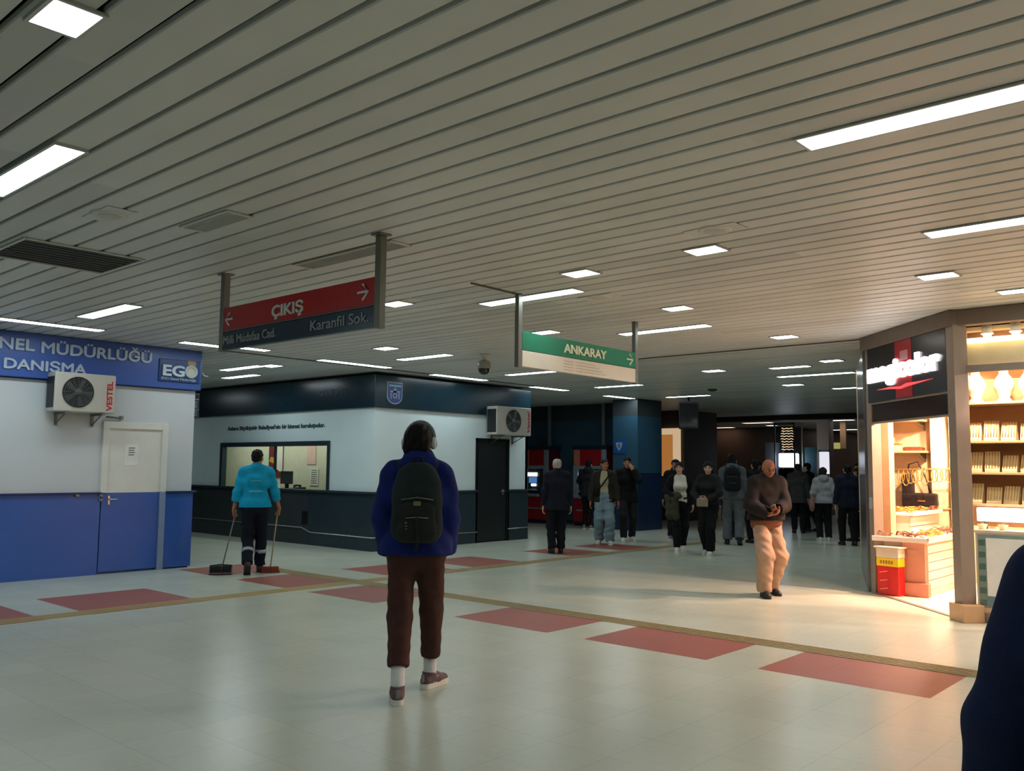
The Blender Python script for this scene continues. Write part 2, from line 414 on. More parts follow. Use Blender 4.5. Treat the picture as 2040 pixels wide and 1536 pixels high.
for k, (x, y) in enumerate([(-3, -2.5), (-8.5, -2), (-13.6, 8.2), (-7.6, -5.5), (-1, -5), (3.2, -2), (3.5, 1.2), (3, 5.0), (-19.5, 8.2), (-8.5, .8), (-1.5, .6)]):
    lamp('strip light of the slat ceiling outside the photo', x-.6, x+.6, y-.09, y+.09, E_TUBE, 'strip lights outside the photo')

# ------------------------------------------------------------------ things on the ceiling
M_GRILL = mat('grille_grey', (190, 192, 188), rough=.5, var=.05); M_GRILD = mat('grille_dark', (74, 74, 70), rough=.6, var=.1)
M_WHITEP = mat('white_plastic', (205, 204, 198), rough=.4, var=.03)
def grille(label, x0, x1, y0, y1, dark, along_x):
    cx, cy = (x0+x1)/2, (y0+y1)/2; hx, hy = (x1-x0)/2, (y1-y0)/2
    o = thing('ceiling_vent', label, 'air vent', (cx, cy, ZC-.001), 0, 'vents in the slat ceiling'); t = .022
    fr = MB()
    for a in ((-hx, hx, -hy, -hy+t), (-hx, hx, hy-t, hy), (-hx, -hx+t, -hy+t, hy-t), (hx-t, hx, -hy+t, hy-t)): fr.rbox(*a, -.014, 0, r=.003, seg=1)
    fr.build('frame', M_WHITEP, o)
    sl = MB(); n = 9; R = Matrix.Rotation(math.radians(12), 3, 'X' if along_x else 'Y')
    for k in range(n):
        if along_x:
            y = -hy+t+(k+.5)*(2*hy-2*t)/n; sl.rbox(-hx+t, hx-t, -.012, .012, -.001, .001, r=.0005, seg=1, R=R, c=(0, y, -.007))
        else:
            x = -hx+t+(k+.5)*(2*hx-2*t)/n; sl.rbox(-.012, .012, -hy+t, hy-t, -.001, .001, r=.0005, seg=1, R=R, c=(x, 0, -.007))
    sl.box(-hx+t, hx-t, -hy+t, hy-t, -.002, -.0005)
    sl.build('louvers', M_GRILD if dark else M_GRILL, o)
grille('dark louvred vent above the lettering of the blue kiosk', -7.76, -6.95, 2.36, 3.28, True, False)
grille('small grey vent left of the red exit sign', -5.78, -5.16, 2.95, 3.16, False, True)
grille('long grey vent behind the right pole of the exit sign', -6.18, -4.93, 4.15, 4.36, False, True)
def round_speaker(label, x, y):
    o = thing('ceiling_speaker', label, 'speaker', (x, y, ZC-.001), 0, 'round speakers in the slat ceiling')
    MB().lathe([(.0, -.012), (.10, -.012), (.115, -.008), (.12, 0)], n=28).build('bezel', M_WHITEP, o)
    MB().lathe([(.0, -.016), (.07, -.016), (.075, -.0125)], n=24).build('grille', M_GRILL, o)
    MB().rbox(-.2, .2, -.1, .1, -.005, 0, r=.002, seg=1).build('mounting_plate', M_SLAT, o)
round_speaker('round ceiling speaker left of the small grey vent', -5.87, 2.51)
round_speaker('round ceiling speaker above the row of square lights on the right', -2.98, 5.42)
round_speaker('faint round speaker between the two poles of the green sign', -5.05, 6.9)
o = thing('dome_camera', 'grey dome security camera hanging below the slat ceiling', 'security camera', (-8.98, 9.4, ZC-.001))
MB().lathe([(.0, 0), (.07, 0), (.07, -.02), (.03, -.03), (.03, -.09), (.0, -.09)], n=20).build('mount', M_WHITEP, o)
MB().lathe([(.03, -.09), (.085, -.11), (.10, -.15), (.10, -.22), (.0, -.22)], n=24).build('housing', mat('camera_housing', (150, 146, 136), rough=.45), o)
MB().lathe([(.085, -.221), (.08, -.26), (.055, -.295), (.0, -.31)], n=24).build('dome', mat('camera_dome', (40, 40, 42), rough=.1), o)
o = thing('smoke_detector', 'dark smoke detector on the ceiling over the far concourse', 'smoke detector', (-9.2, 16.55, ZC-.001))
MB().lathe([(.0, -.05), (.05, -.05), (.09, -.03), (.1, 0)], n=20).build('detector_body', M_GRILD, o)
o = thing('hanging_monitor', 'black monitor hung from the ceiling by the blue column', 'monitor', (-10.8, 18.3, ZC-.001))
M_BLK = mat('black_plastic', (22, 22, 24), rough=.25, var=.05)
MB().tube([(0, 0, 0), (0, 0, -.2)], .025).build('pole', M_BLK, o)
Rm = Matrix.Rotation(math.radians(28), 3, 'Z')
MB().rbox(-.23, .23, -.05, .05, -.74, -.1, r=.02, R=Rm, c=(0, 0, 0)).build('casing', M_BLK, o)
MB().rbox(-.205, .205, -.056, -.048, -.71, -.13, r=.003, seg=1, R=Rm, c=(0, 0, 0)).build('screen', mat('dark_screen', (12, 13, 16), rough=.06), o)

# ------------------------------------------------------------------ hanging signs
M_STEEL = mat('sign_steel', (120, 122, 116), rough=.38, metal=.6, var=.05)
M_RED = mat('sign_red', (176, 34, 40), rough=.25, var=.04); M_NAVY = mat('sign_navy', (30, 52, 70), rough=.22, var=.05)
M_TXT = mat('sign_letter_white', (214, 218, 216), rough=.4, var=.02); M_GREEN = mat('sign_green', (26, 128, 98), rough=.25, var=.04)
M_CREAM = mat('sign_white', (226, 220, 204), rough=.25, var=.03)
M_TXTG = mat('sign_letter_grey', (150, 158, 162), rough=.4, var=.02)
def arrow(s, c, L_, right=True, t=.016):
    """outline arrow of three bars in the plane of the sign"""
    k = 1 if right else -1
    return [[(c[0]-k*L_/2, c[1]-t/2), (c[0]+k*L_*.4, c[1]-t/2), (c[0]+k*L_*.4, c[1]+t/2), (c[0]-k*L_/2, c[1]+t/2)],
            [(c[0]+k*L_*.5, c[1]), (c[0]+k*L_*.5-k*t*1.2, c[1]+t*.2), (c[0], c[1]+L_*.5), (c[0]-k*t*1.0, c[1]+L_*.5-t*.6)],
            [(c[0]+k*L_*.5, c[1]), (c[0]-0*k, c[1]-L_*.5), (c[0]-k*t*1.0, c[1]-L_*.5+t*.6), (c[0]+k*L_*.5-k*t*1.2, c[1]-t*.2)]]
o = thing('exit_sign', 'red and navy hanging exit sign with white arrows and street names', 'hanging sign')
y0 = 3.985
for x in (-6.965, -4.865):
    m_ = MB(); m_.rbox(x-.03, x+.03, y0-.005, y0+.055, 2.465, ZC-.002, r=.004, seg=1); m_.rbox(x-.055, x+.055, y0-.03, y0+.08, ZC-.012, ZC-.001, r=.003, seg=1); m_.build('pole', M_STEEL, o)
p = MB().rbox(-6.935, -4.895, y0, y0+.05, 2.64, 2.842, r=.004, seg=1).build('red_panel', M_RED, o)
text('lettering', 'ÇIKIŞ', .128, (-6.19, y0, 2.685), FY, M_TXT, p, bold=.003, width=.43)
m_ = MB()
for q in arrow(0, (-6.84, 2.735), .12, False)+arrow(0, (-5.02, 2.745), .13, True): m_.prism(q, (0, y0-.006, 0), (1, 0, 0), (0, 0, 1), (0, 1, 0), .005)
m_.build('arrows', M_TXT, p)
p = MB().rbox(-6.935, -4.895, y0, y0+.05, 2.477, 2.632, r=.004, seg=1).build('navy_panel', M_NAVY, o)
text('lettering', 'Milli Müdafaa Cad.', .105, (-6.92, y0, 2.52), FY, M_TXTG, p, width=.79)
text('lettering', 'Karanfil Sok.', .115, (-5.66, y0, 2.52), FY, M_TXTG, p, width=.70)
MB().box(-6.935, -4.895, y0-.004, y0+.05, 2.632, 2.64).build('divider', M_STEEL, o)
ground(o, (-5.915, y0+.025, ZC-.002))

o = thing('station_sign', 'green and white hanging sign with a white arrow at its end', 'hanging sign')
gx = -5.56; th = math.atan2(.054, 2.03)
U = Vector((-math.sin(th), math.cos(th), 0)); Nn = Vector((math.cos(th), math.sin(th), 0)); FG = (U, Vector((0, 0, 1)), Nn)
RG = Matrix((Nn, U, Vector((0, 0, 1)))).transposed(); O_ = Vector((-5.53, 6.315, 0))
def gbox(mb, s0, s1, z0, z1, d0=-.05, d1=0., r=.004): return mb.rbox(d0, d1, s0, s1, z0, z1, r=r, seg=1, R=RG, c=O_)
for s_ in (-.03, 2.03):
    m_ = MB(); gbox(m_, s_-.03, s_+.03, 2.44, ZC-.002); m_.build('pole', M_STEEL, o)
m_ = MB(); gbox(m_, 0, 2.0, 2.612, 2.79); p = m_.build('green_panel', M_GREEN, o)
text('lettering', 'ANKARAY', .125, O_+U*.66+Vector((0, 0, 2.655)), FG, mat('sign_letter_cream', (226, 224, 196), rough=.4), p, bold=.003, width=.76)
m_ = MB()
for q in arrow(0, (1.88, 2.7), .13, True): m_.prism(q, O_+Nn*.001, U, (0, 0, 1), Nn, .005)
m_.build('arrow', M_CREAM, p)
m_ = MB(); gbox(m_, 0, 2.0, 2.45, 2.606); p = m_.build('white_panel', M_CREAM, o)
M_FAINT = mat('faint_print', (196, 180, 170), rough=.4); m_ = MB()
for k in range(4): gbox(m_, .66+.0*k, .82, 2.475+k*.03, 2.485+k*.03, 0, .002, .0005)
for k in range(4): gbox(m_, .86, 1.42-.07*k, 2.478+k*.03, 2.486+k*.03, 0, .002, .0005)
m_.build('small_print', M_FAINT, p)
m_ = MB(); gbox(m_, -.7, -.02, ZC-.014, ZC-.003, -.04, -.015); m_.build('ceiling_rail', M_GRILD, o)
ground(o, (-5.56, 7.3, ZC-.002))

# ------------------------------------------------------------------ air conditioner outdoor units on the facades (facing +X)
M_ACB = mat('ac_casing', (188, 184, 174), rough=.4, var=.04); M_ACD = mat('ac_dark', (34, 38, 40), rough=.5, var=.08)
M_ACG = mat('ac_guard', (96, 100, 100), rough=.4, var=.05); M_ACR = mat('ac_red_letter', (190, 30, 40), rough=.4)
def ac_unit(label, x, yc, zc, w_, h_, d_, fan_r, fan_y, dark_fan, brand):
    o = thing('air_conditioner', label, 'air conditioner', (x, yc, zc-h_/2), 0, 'outdoor air conditioner units on the kiosks')
    MB().rbox(.06, .06+d_, -w_/2, w_/2, .03, h_, r=.015).build('casing', M_ACB, o)
    xf = .06+d_
    RX = Matrix.Rotation(math.radians(90), 3, 'Y')
    fan = MB(); fan.lathe([(fan_r, .004), (fan_r*.98, -.0), (.0, .0)], c=(xf+.001, fan_y, h_*.53), n=32, R=RX, mi=0); fan.build('fan_opening', M_ACD, o)
    bl = MB()
    for k in range(5):
        a = 2*math.pi*k/5; bl.prism([(.02, -.012), (fan_r*.9, -.05), (fan_r*.93, .02), (.02, .012)], (xf+.004, fan_y, h_*.53), (0, math.cos(a), math.sin(a)), (0, -math.sin(a), math.cos(a)), (1, 0, 0), .003)
    bl.lathe([(.05, 0), (.05, .012), (0, .014)], c=(xf+.003, fan_y, h_*.53), n=16, R=RX)
    bl.build('fan', M_ACG if dark_fan else M_GRILD, o)
    g = MB()
    for k in range(1, 9):
        r = fan_r*k/8; g.tube([(xf+.015, fan_y+r*math.cos(2*math.pi*i/28), h_*.53+r*math.sin(2*math.pi*i/28)) for i in range(28)], .0022, n=5, closed=True)
    for i in range(8):
        a = math.pi*i/8; g.tube([(xf+.013, fan_y-fan_r*math.cos(a), h_*.53-fan_r*math.sin(a)), (xf+.013, fan_y+fan_r*math.cos(a), h_*.53+fan_r*math.sin(a))], .002, n=5)
    g.build('fan_guard', M_ACG, o)
    text('lettering', brand, .1, (xf+.0005, w_/2-.045 if not dark_fan else w_/2-.05, h_*.12), FX, M_ACR, o, bold=.003, width=h_*.74, ext=.001, ori=math.pi/2, shear=.25 if dark_fan else 0)
    for y in (-w_*.3, w_*.3):
        br = MB(); br.box(.0, .06+d_+.02, y-.018, y+.018, 0, .028); br.box(.0, .018, y-.018, y+.018, -.14, .03)
        br.tube([(.01, y, -.12), (.06+d_*.8, y, .0)], .009, n=6)
        br.build('bracket', M_STEEL, o)
    sd = MB(); sd.box(.08, .04+d_, -w_/2-.004, -w_/2+.001, .08, h_-.06); sd.build('coil_panel', M_ACD, o)
    return o
ac_unit('white outdoor air conditioner with grey fan over the blue kiosk door', -12.2, 4.89, 2.39, .78, .54, .27, .2, -.1, False, 'VESTEL')

# ------------------------------------------------------------------ blue information kiosk (left)
M_KW = mat('kiosk_white', (206, 212, 216), rough=.35, var=.03, scale=1.5); M_KB = mat('kiosk_blue', (46, 92, 172), rough=.3, var=.05, scale=2)
M_KF = mat('kiosk_fascia_blue', (58, 92, 168), rough=.3, var=.06, scale=1.2); M_KL = mat('kiosk_letter', (176, 190, 208), rough=.4)
M_KBD = mat('kiosk_blue_edge', (28, 44, 96), rough=.4); M_DOORW = mat('door_white', (224, 224, 216), rough=.35, var=.03)
o = thing('information_kiosk', 'blue and white information kiosk with a lettered blue fascia', 'kiosk')
KX = -12.2
k = MB(); k.box(KX-3.5, KX, -3.0, 6.6, 1.09, 2.56); k.build('wall_panel', M_KW, o)
k = MB(); k.box(KX-3.5, KX+.02, -3.0, 5.28, .0, 1.075); k.box(KX-3.5, KX+.02, 6.2, 6.62, .02, 1.075); k.box(KX-3.5, KX-.05, 5.28, 6.2, 0, 1.09)
k.build('lower_panel', M_KB, o)
k = MB(); k.rbox(KX-3.5, KX+.05, -3.0, 5.28, 1.075, 1.1, r=.006); k.rbox(KX-3.5, KX+.05, 6.2, 6.66, 1.075, 1.1, r=.006); k.build('ledge', M_KBD, o)
k = MB(); k.box(KX-3.45, KX-.02, 6.2, 6.6, .0, .02); k.build('plinth', M_ACD, o)
fa = MB().rbox(KX-3.4, KX+.09, -3.0, 6.64, 2.57, ZC-.002, r=.008, seg=1).build('fascia', M_KF, o)
text('lettering', 'EGO GENEL', .2, (KX+.09, 3.02, 2.915), FX, M_KL, fa, fat=.006, width=1.27, ext=.012)
text('lettering', 'MÜDÜRLÜĞÜ', .2, (KX+.09, 4.38, 2.905), FX, M_KL, fa, fat=.006, width=1.46, ext=.012)
text('lettering', 'DANIŞMA', .18, (KX+.09, 3.95, 2.67), FX, M_KL, fa, fat=.006, width=1.0, ext=.012)
lg = MB().rbox(KX+.09, KX+.115, 5.98, 6.6, 2.665, 2.985, r=.006, seg=1).build('logo_board', mat('logo_navy', (22, 62, 120), rough=.3), fa)
gy = (160, 178, 190)
M_LOGO = mat('logo_letter', (190, 204, 212), rough=.35)
text('lettering', 'EG', .21, (KX+.115, 6.01, 2.75), FX, M_LOGO, fa, bold=.007, width=.33, ext=.012)
text('lettering', 'EGO Genel Müdürlüğü', .05, (KX+.115, 6.01, 2.69), FX, M_LOGO, fa, width=.52, ext=.004)
RX = Matrix.Rotation(math.radians(90), 3, 'Y')
q = MB(); q.lathe([(.055, 0), (.055, .016), (.098, .016), (.098, 0)], c=(KX+.116, 6.46, 2.83), n=32, R=RX); q.build('logo_ring', M_LOGO, fa)
q = MB(); q.lathe([(.0, .006), (.055, .006)], c=(KX+.116, 6.46, 2.83), n=24, R=RX); q.build('logo_disc', mat('logo_ivory', (206, 200, 176), rough=.4), fa)
q = MB(); q.box(KX+.115, KX+.122, 6.40, 6.53, 2.925, 2.983); q.build('logo_flame', mat('logo_gold', (176, 140, 92), rough=.4), fa)
# door with its frame
d = MB(); d.box(KX-.04, KX+.008, 5.36, 6.11, 1.09, 1.965, 0); d.box(KX-.04, KX+.008, 5.3, 6.11, .03, 1.09, 1)
dd = d.build('door', [M_DOORW, M_KB], o)
MB().rbox(KX+.008, KX+.011, 5.585, 5.775, 1.46, 1.76, r=.0005, seg=1).build('paper_notice', mat('paper', (235, 234, 226), rough=.7), dd)
q = MB()
for i in range(4): q.box(KX+.011, KX+.012, 5.64, 5.73-.01*(i % 2), 1.7-i*.032, 1.71-i*.032)
q.build('notice_print', M_ACD, dd)
q = MB(); q.tube([(KX+.008, 5.4, 1.0), (KX+.05, 5.4, 1.0), (KX+.055, 5.5, 1.0)], .01, n=8); q.rbox(KX+.006, KX+.016, 5.385, 5.415, .93, 1.05, r=.002, seg=1); q.build('handle', mat('chrome', (190, 190, 188), rough=.2, metal=.9), dd)
fr = MB(); fr.rbox(KX-.03, KX+.035, 6.11, 6.2, 0, 1.09, r=.006, seg=1, mi=1); fr.rbox(KX-.03, KX+.035, 6.11, 6.2, 1.09, 2.06, r=.006, seg=1); fr.rbox(KX-.03, KX+.034, 5.27, 6.11, 1.965, 2.06, r=.004, seg=1); fr.rbox(KX-.03, KX+.035, 5.27, 5.36, 1.09, 1.965, r=.006, seg=1)
fr.build('door_frame', [M_DOORW, mat('frame_bluegrey', (128, 146, 178), rough=.35)], o)
q = MB()
for y, z in ((4.97, 1.065), (5.28, 1.06), (5.28, 1.0)): q.rbox(KX+.02, KX+.05, y-.025, y+.025, z-.02, z+.012, r=.003, seg=1)
q.build('hinge', M_STEEL, o)
q = MB(); q.tube([(KX+.03, 5.3, 2.12), (KX+.04, 5.42, 2.115), (KX+.04, 5.5, 2.11)], .012); q.rbox(KX, KX+.05, 5.49, 5.53, 2.09, 2.14, r=.004); q.build('pipe', M_STEEL, o)
q = MB(); q.tube([(KX+.1, 6.645, 2.83), (KX+.1, 6.68, 2.79), (KX+.1, 6.74, 2.785)], .008); q.build('cable_hook', mat('cable_white', (220, 222, 222), rough=.4), o)
ground(o, (KX-1.7, 2.0, 0))
o = thing('blade_sign', 'small dark projecting sign on the corner of the blue kiosk', 'sign', (KX-.12, 6.6, 2.36))
MB().rbox(-.02, .02, .02, .13, -.19, .17, r=.004, seg=1).build('panel', M_NAVY, o)
q = MB(); q.box(.0205, .0215, .03, .12, .085, .095); q.box(.0205, .0215, .03, .12, -.065, -.06)
for i in range(5): q.box(.0205, .0215, .05, .1-.008*(i % 3), .05-i*.022, .058-i*.022)
for i in range(3): q.box(.0205, .0215, .05, .095, -.09-i*.03, -.082-i*.03)
q.build('small_print', M_TXTG, o)
MB().box(-.01, .01, 0, .13, .17, .18).build('bracket', M_STEEL, o)

# ------------------------------------------------------------------ grey service booth (centre)
M_BW = mat('booth_white', (214, 230, 232), rough=.35, var=.03, scale=1.5); M_BD = mat('booth_charcoal', (42, 56, 64), rough=.3, var=.1, scale=1.5)
M_BD2 = mat('booth_charcoal_worn', (52, 58, 62), rough=.35, var=.15, scale=1.2); M_BF = mat('booth_fascia', (20, 44, 56), rough=.22, var=.1, scale=1)
o = thing('service_booth', 'white and charcoal service booth with a dark glossy fascia and counter window', 'booth')
BXE, BYF, BX0, BY1 = -12.2, 10.0, -20.6, 14.13; T = .08
wx0, wx1, wz0, wz1 = -17.28, -13.46, 1.03, 1.94
k = MB()   # front wall with the counter opening, side wall with the door opening
k.box(BX0, wx0, BYF, BYF+T, 1.0, 2.52); k.box(wx1, BXE, BYF, BYF+T, 1.0, 2.52); k.box(wx0, wx1, BYF, BYF+T, wz1, 2.52); k.box(wx0, wx1, BYF, BYF+T, 1.0, wz0)
k.box(BXE-T, BXE, BYF+T, 12.6, 1.0, 2.52); k.box(BXE-T, BXE, 13.5, BY1, 1.0, 2.52); k.box(BXE-T, BXE, 12.6, 13.5, 2.0, 2.52)
k.box(BX0, BXE, BY1-T, BY1, 0, 2.52); k.box(BX0, BX0+T, BYF+T, BY1-T, 0, 2.52)
k.build('wall_panel', M_BW, o)
k = MB(); k.box(BX0, -14.1, BYF-.02, BYF+T, .0, .99, 1); k.box(-14.1, BXE+.02, BYF-.02, BYF+T, 0, .99, 0); k.box(BXE-T, BXE+.02, BYF+T, 12.6, 0, .99, 0); k.box(BXE-T, BXE+.02, 13.5, BY1, 0, .99, 0)
k.build('dado_panel', [M_BD, M_BD2], o)
k = MB(); k.rbox(BX0, BXE+.05, BYF-.06, BYF+T, .99, 1.03, r=.006); k.rbox(BXE-T, BXE+.05, BYF+T, 12.6, .99, 1.03, r=.006); k.rbox(BXE-T, BXE+.05, 13.5, BY1, .99, 1.03, r=.006); k.build('counter_ledge', M_BD, o)
M_SILV = mat('silver_trim', (170, 182, 184), rough=.25, metal=.5)
k = MB(); k.tube([(BX0, BYF-.025, .31), (-14.25, BYF-.025, .31), (-13.98, BYF-.025, .235), (BXE+.028, BYF-.025, .235), (BXE+.028, 12.6, .21)], .012, n=8); k.tube([(BXE+.028, 13.5, .235), (BXE+.028, BY1, .24)], .012, n=8); k.build('silver_trim', M_SILV, o)
k = MB(); k.rbox(-14.25, -14.07, BYF-.03, BYF-.018, .37, .62, r=.004, seg=1); k.build('socket_cover', M_BLK, o)
fa = MB().rbox(BX0-.05, BXE+.06, BYF-.06, BY1+.03, 2.515, 3.09, r=.006, seg=1).build('fascia', M_BF, o)
MB().box(BX0+.1, BXE-.08, BYF+.08, BY1-.1, 3.09, ZC-.002).build('roof_filler', M_BLK, o)
# crest on the fascia of the +X side
def shield(cy, cz, w_, h_):
    p = [(-w_/2, h_/2), (w_/2, h_/2)]; p = [(-w_/2, h_*.5), (-w_/2, -h_*.15)]
    for i in range(1, 12):
        a = math.pi+math.pi*i/12; p.append((w_/2*math.cos(a), -h_*.15+h_*.35*math.sin(a)))
    p += [(w_/2, -h_*.15), (w_/2, h_*.5)]
    return [(cy+x, cz+y) for x, y in p]
xf = BXE+.06
s1 = MB(); s1.prism(shield(10.39, 2.785, .36, .40)[::-1], (xf, 0, 0), (0, 1, 0), (0, 0, 1), (1, 0, 0), .012); cr = s1.build('crest', mat('crest_silver', (150, 166, 186), rough=.3), fa)
s1 = MB(); s1.prism(shield(10.39, 2.785, .32, .355)[::-1], (xf+.012, 0, 0), (0, 1, 0), (0, 0, 1), (1, 0, 0), .004); s1.build('crest_field', mat('crest_blue', (62, 82, 140), rough=.3), fa)
s1 = MB(); mc = mat('crest_light', (150, 164, 196), rough=.3)
s1.box(xf+.016, xf+.02, 10.25, 10.53, 2.90, 2.935, 1)
s1.box(xf+.016, xf+.02, 10.27, 10.51, 2.80, 2.825)
s1.prism([(10.35, 2.80), (10.43, 2.80), (10.41, 2.88), (10.37, 2.88)], (xf+.016, 0, 0), (0, 1, 0), (0, 0, 1), (1, 0, 0), .004)
s1.lathe([(.03, 0), (.03, .004), (.055, .004), (.055, 0)], c=(xf+.016, 10.39, 2.74), n=20, R=RX)
for y in (10.285, 10.47): s1.box(xf+.016, xf+.02, y, y+.025, 2.68, 2.79)
s1.build('crest_figure', [mc, mat('crest_band', (130, 180, 214), rough=.2)], fa)
text('lettering', 'DANIŞMA', .16, (-13.75, BYF-.06, 2.78), FY, mat('ghost_letter', (40, 58, 70), rough=.3), fa, ext=.003, width=.8)
text('lettering', "Ankara Büyükşehir Belediyesi'nin bir hizmet kuruluşudur.", .11, (-17.05, BYF, 2.20), FY, mat('booth_letter', (60, 76, 80), rough=.5), o, bold=.004, width=3.42, ext=.004)
# counter window
fr = MB(); a_ = .09
fr.box(wx0, wx1, BYF-.03, BYF+T, wz1-a_, wz1); fr.box(wx0, wx0+a_, BYF-.03, BYF+T, wz0, wz1-a_); fr.box(wx1-.06, wx1, BYF-.03, BYF+T, wz0, wz1-a_); fr.box(-15.29, -15.26, BYF, BYF+.05, wz0, wz1-a_)
fr.build('window_frame', mat('frame_graphite', (40, 54, 62), rough=.3), o)
MB().box(wx0+a_, wx1-.06, BYF+.02, BYF+.028, wz0, wz1-a_).build('window_glass', glass('booth_glass'), o)
# door on the +X side
d = MB(); d.box(BXE-.05, BXE-.01, 12.62, 13.48, .02, 1.99); dd = d.build('door', mat('booth_door', (30, 34, 36), rough=.35, var=.05), o)
q = MB(); q.tube([(BXE-.01, 13.38, 1.0), (BXE+.03, 13.38, 1.0), (BXE+.035, 13.28, 1.0)], .011, n=8); q.rbox(BXE-.012, BXE-.002, 13.35, 13.41, .92, 1.04, r=.002, seg=1); q.build('handle', MATS['chrome'], dd)
fr = MB(); fr.rbox(BXE-.06, BXE+.02, 12.56, 12.62, 0, 2.05, r=.004, seg=1); fr.rbox(BXE-.06, BXE+.02, 13.48, 13.54, 0, 2.05, r=.004, seg=1); fr.rbox(BXE-.06, BXE+.02, 12.56, 13.54, 1.99, 2.05, r=.004, seg=1); fr.build('door_frame', M_BLK, o)
# room inside
M_INW = mat('office_wall', (214, 212, 190), rough=.7, var=.04)
k = MB(); k.box(BX0+T, BXE-T, 11.35, 11.41, 0, 2.5); k.box(BX0+T, BXE-T, BYF+T, 11.35, 2.44, 2.5); k.build('inner_partition', M_INW, o)
MB().rbox(wx0-.1, wx1+.1, BYF+T, BYF+.6, .96, 1.0, r=.006).build('counter_top', mat('counter_laminate', (178, 184, 172), rough=.4), o)
ground(o, (-15.4, 12.0, 0))
lamp_in = thing('ceiling_light', 'warm light inside the grey booth behind the counter window', 'ceiling light', (-16.6, 10.75, 2.435), 0)
d = MB(); d.box(-2.2, 2.2, -.09, .09, -.03, 0); d.m[0] = 1; d.build('diffuser', [M_FRAME, emis('office_glow', (1., .97, .84), 11.0)], lamp_in)
MB().box(-2.23, 2.23, -.11, .11, -.012, 0).build('frame', M_FRAME, lamp_in)
ac_unit('white outdoor air conditioner with black fan over the dark booth door', -12.2, 13.32, 2.39, 1.04, .6, .28, .225, -.03, True, 'Vestel')
# items seen through the counter window
def prop(name, label, cat, loc, parts, group=None, rz=0):
    o = thing(name, label, cat, loc, rz, group)
    for n_, mb, m_ in parts: mb.build(n_, m_, o)
    return o
M_MAR = mat('poster_maroon', (112, 34, 40), rough=.5); M_POW = mat('poster_white', (228, 226, 212), rough=.5)
prop('wall_poster', 'maroon and white poster on the back wall inside the booth', 'poster', (-17.25, 11.345, 1.2),
     [('sheet', MB().box(-.28, .28, -.012, 0, 0, .95), M_MAR), ('white_band', MB().prism([(0.02, .2), (.27, .1), (.27, .93), (.03, .93)], (0, -.013, 0), (1, 0, 0), (0, 0, 1), (0, -1, 0), .003), M_POW), ('gold_mark', MB().prism([(-.26, .36), (-.02, .3), (-.02, .44), (-.2, .46)], (0, -.013, 0), (1, 0, 0), (0, 0, 1), (0, -1, 0), .003), mat('poster_gold', (206, 150, 50), rough=.5))])
prop('wall_notice', 'pale green notice left of the maroon poster in the booth', 'notice', (-17.62, 11.345, 1.37), [('sheet', MB().rbox(-.13, .13, -.01, 0, 0, .36, r=.003, seg=1), mat('notice_green', (196, 214, 190), rough=.6))])
prop('wall_notice', 'pinkish notice at the right of the booth window', 'notice', (-15.92, 11.345, 1.5), [('sheet', MB().rbox(-.16, .16, -.01, 0, 0, .5, r=.003, seg=1), mat('notice_pink', (226, 190, 176), rough=.6))])
prop('wall_notice', 'printed list low on the right wall inside the booth', 'notice', (-15.8, 11.345, 1.05), [('sheet', MB().rbox(-.15, .15, -.01, 0, 0, .36, r=.003, seg=1), mat('notice_white', (220, 222, 212), rough=.6)), ('print_lines', (lambda b_: ([b_.box(-.1, .1, -.012, -.0105, .05+i*.045, .062+i*.045) for i in range(7)], b_)[1])(MB()), M_ACD)])
prop('monitor', 'dark computer monitor seen from behind on the booth counter', 'monitor', (-15.45, 10.42, 1.001), [('screen_back', MB().rbox(-.2, .2, -.02, .02, .1, .36, r=.008), mat('monitor_grey', (70, 74, 72), rough=.4)), ('stand', MB().rbox(-.03, .03, -.02, .04, .02, .12, r=.005), M_BLK), ('foot', MB().rbox(-.1, .1, -.07, .07, 0, .02, r=.006), M_BLK)])
prop('office_chair', 'black chair back at the right end of the booth window', 'chair', (-14.35, 10.95, 0.001), [('backrest', MB().rbox(-.24, .24, .2, .26, .75, 1.28, r=.025, seg=3), M_BLK), ('seat', MB().rbox(-.25, .25, -.25, .25, .45, .53, r=.03, seg=3), M_BLK), ('column', MB().tube([(0, 0, .06), (0, 0, .46)], .03), M_STEEL), ('base', (lambda b_: ([b_.tube([(0, 0, .1), (.28*math.cos(a), .28*math.sin(a), .035)], .02) for a in [2*math.pi*i/5 for i in range(5)]], b_)[1])(MB()), M_BLK), ('back_support', MB().rbox(-.03, .03, .2, .24, .5, .9, r=.01), M_STEEL)])
prop('paper_stack', 'stack of white paper on the booth counter by the monitor', 'papers', (-15.95, 10.4, 1.001), [('sheets', MB().rbox(-.15, .15, -.1, .1, 0, .07, r=.003, seg=1), M_POW)])
prop('desk_phone', 'small black telephone on the booth counter near the right end', 'telephone', (-14.9, 10.35, 1.001), [('phone_base', MB().rbox(-.09, .09, -.1, .1, 0, .05, r=.012), M_BLK), ('handset', MB().tube([(-.07, -.08, .07), (-.07, 0, .085), (-.07, .08, .07)], [.025, .016, .025]), M_BLK)])

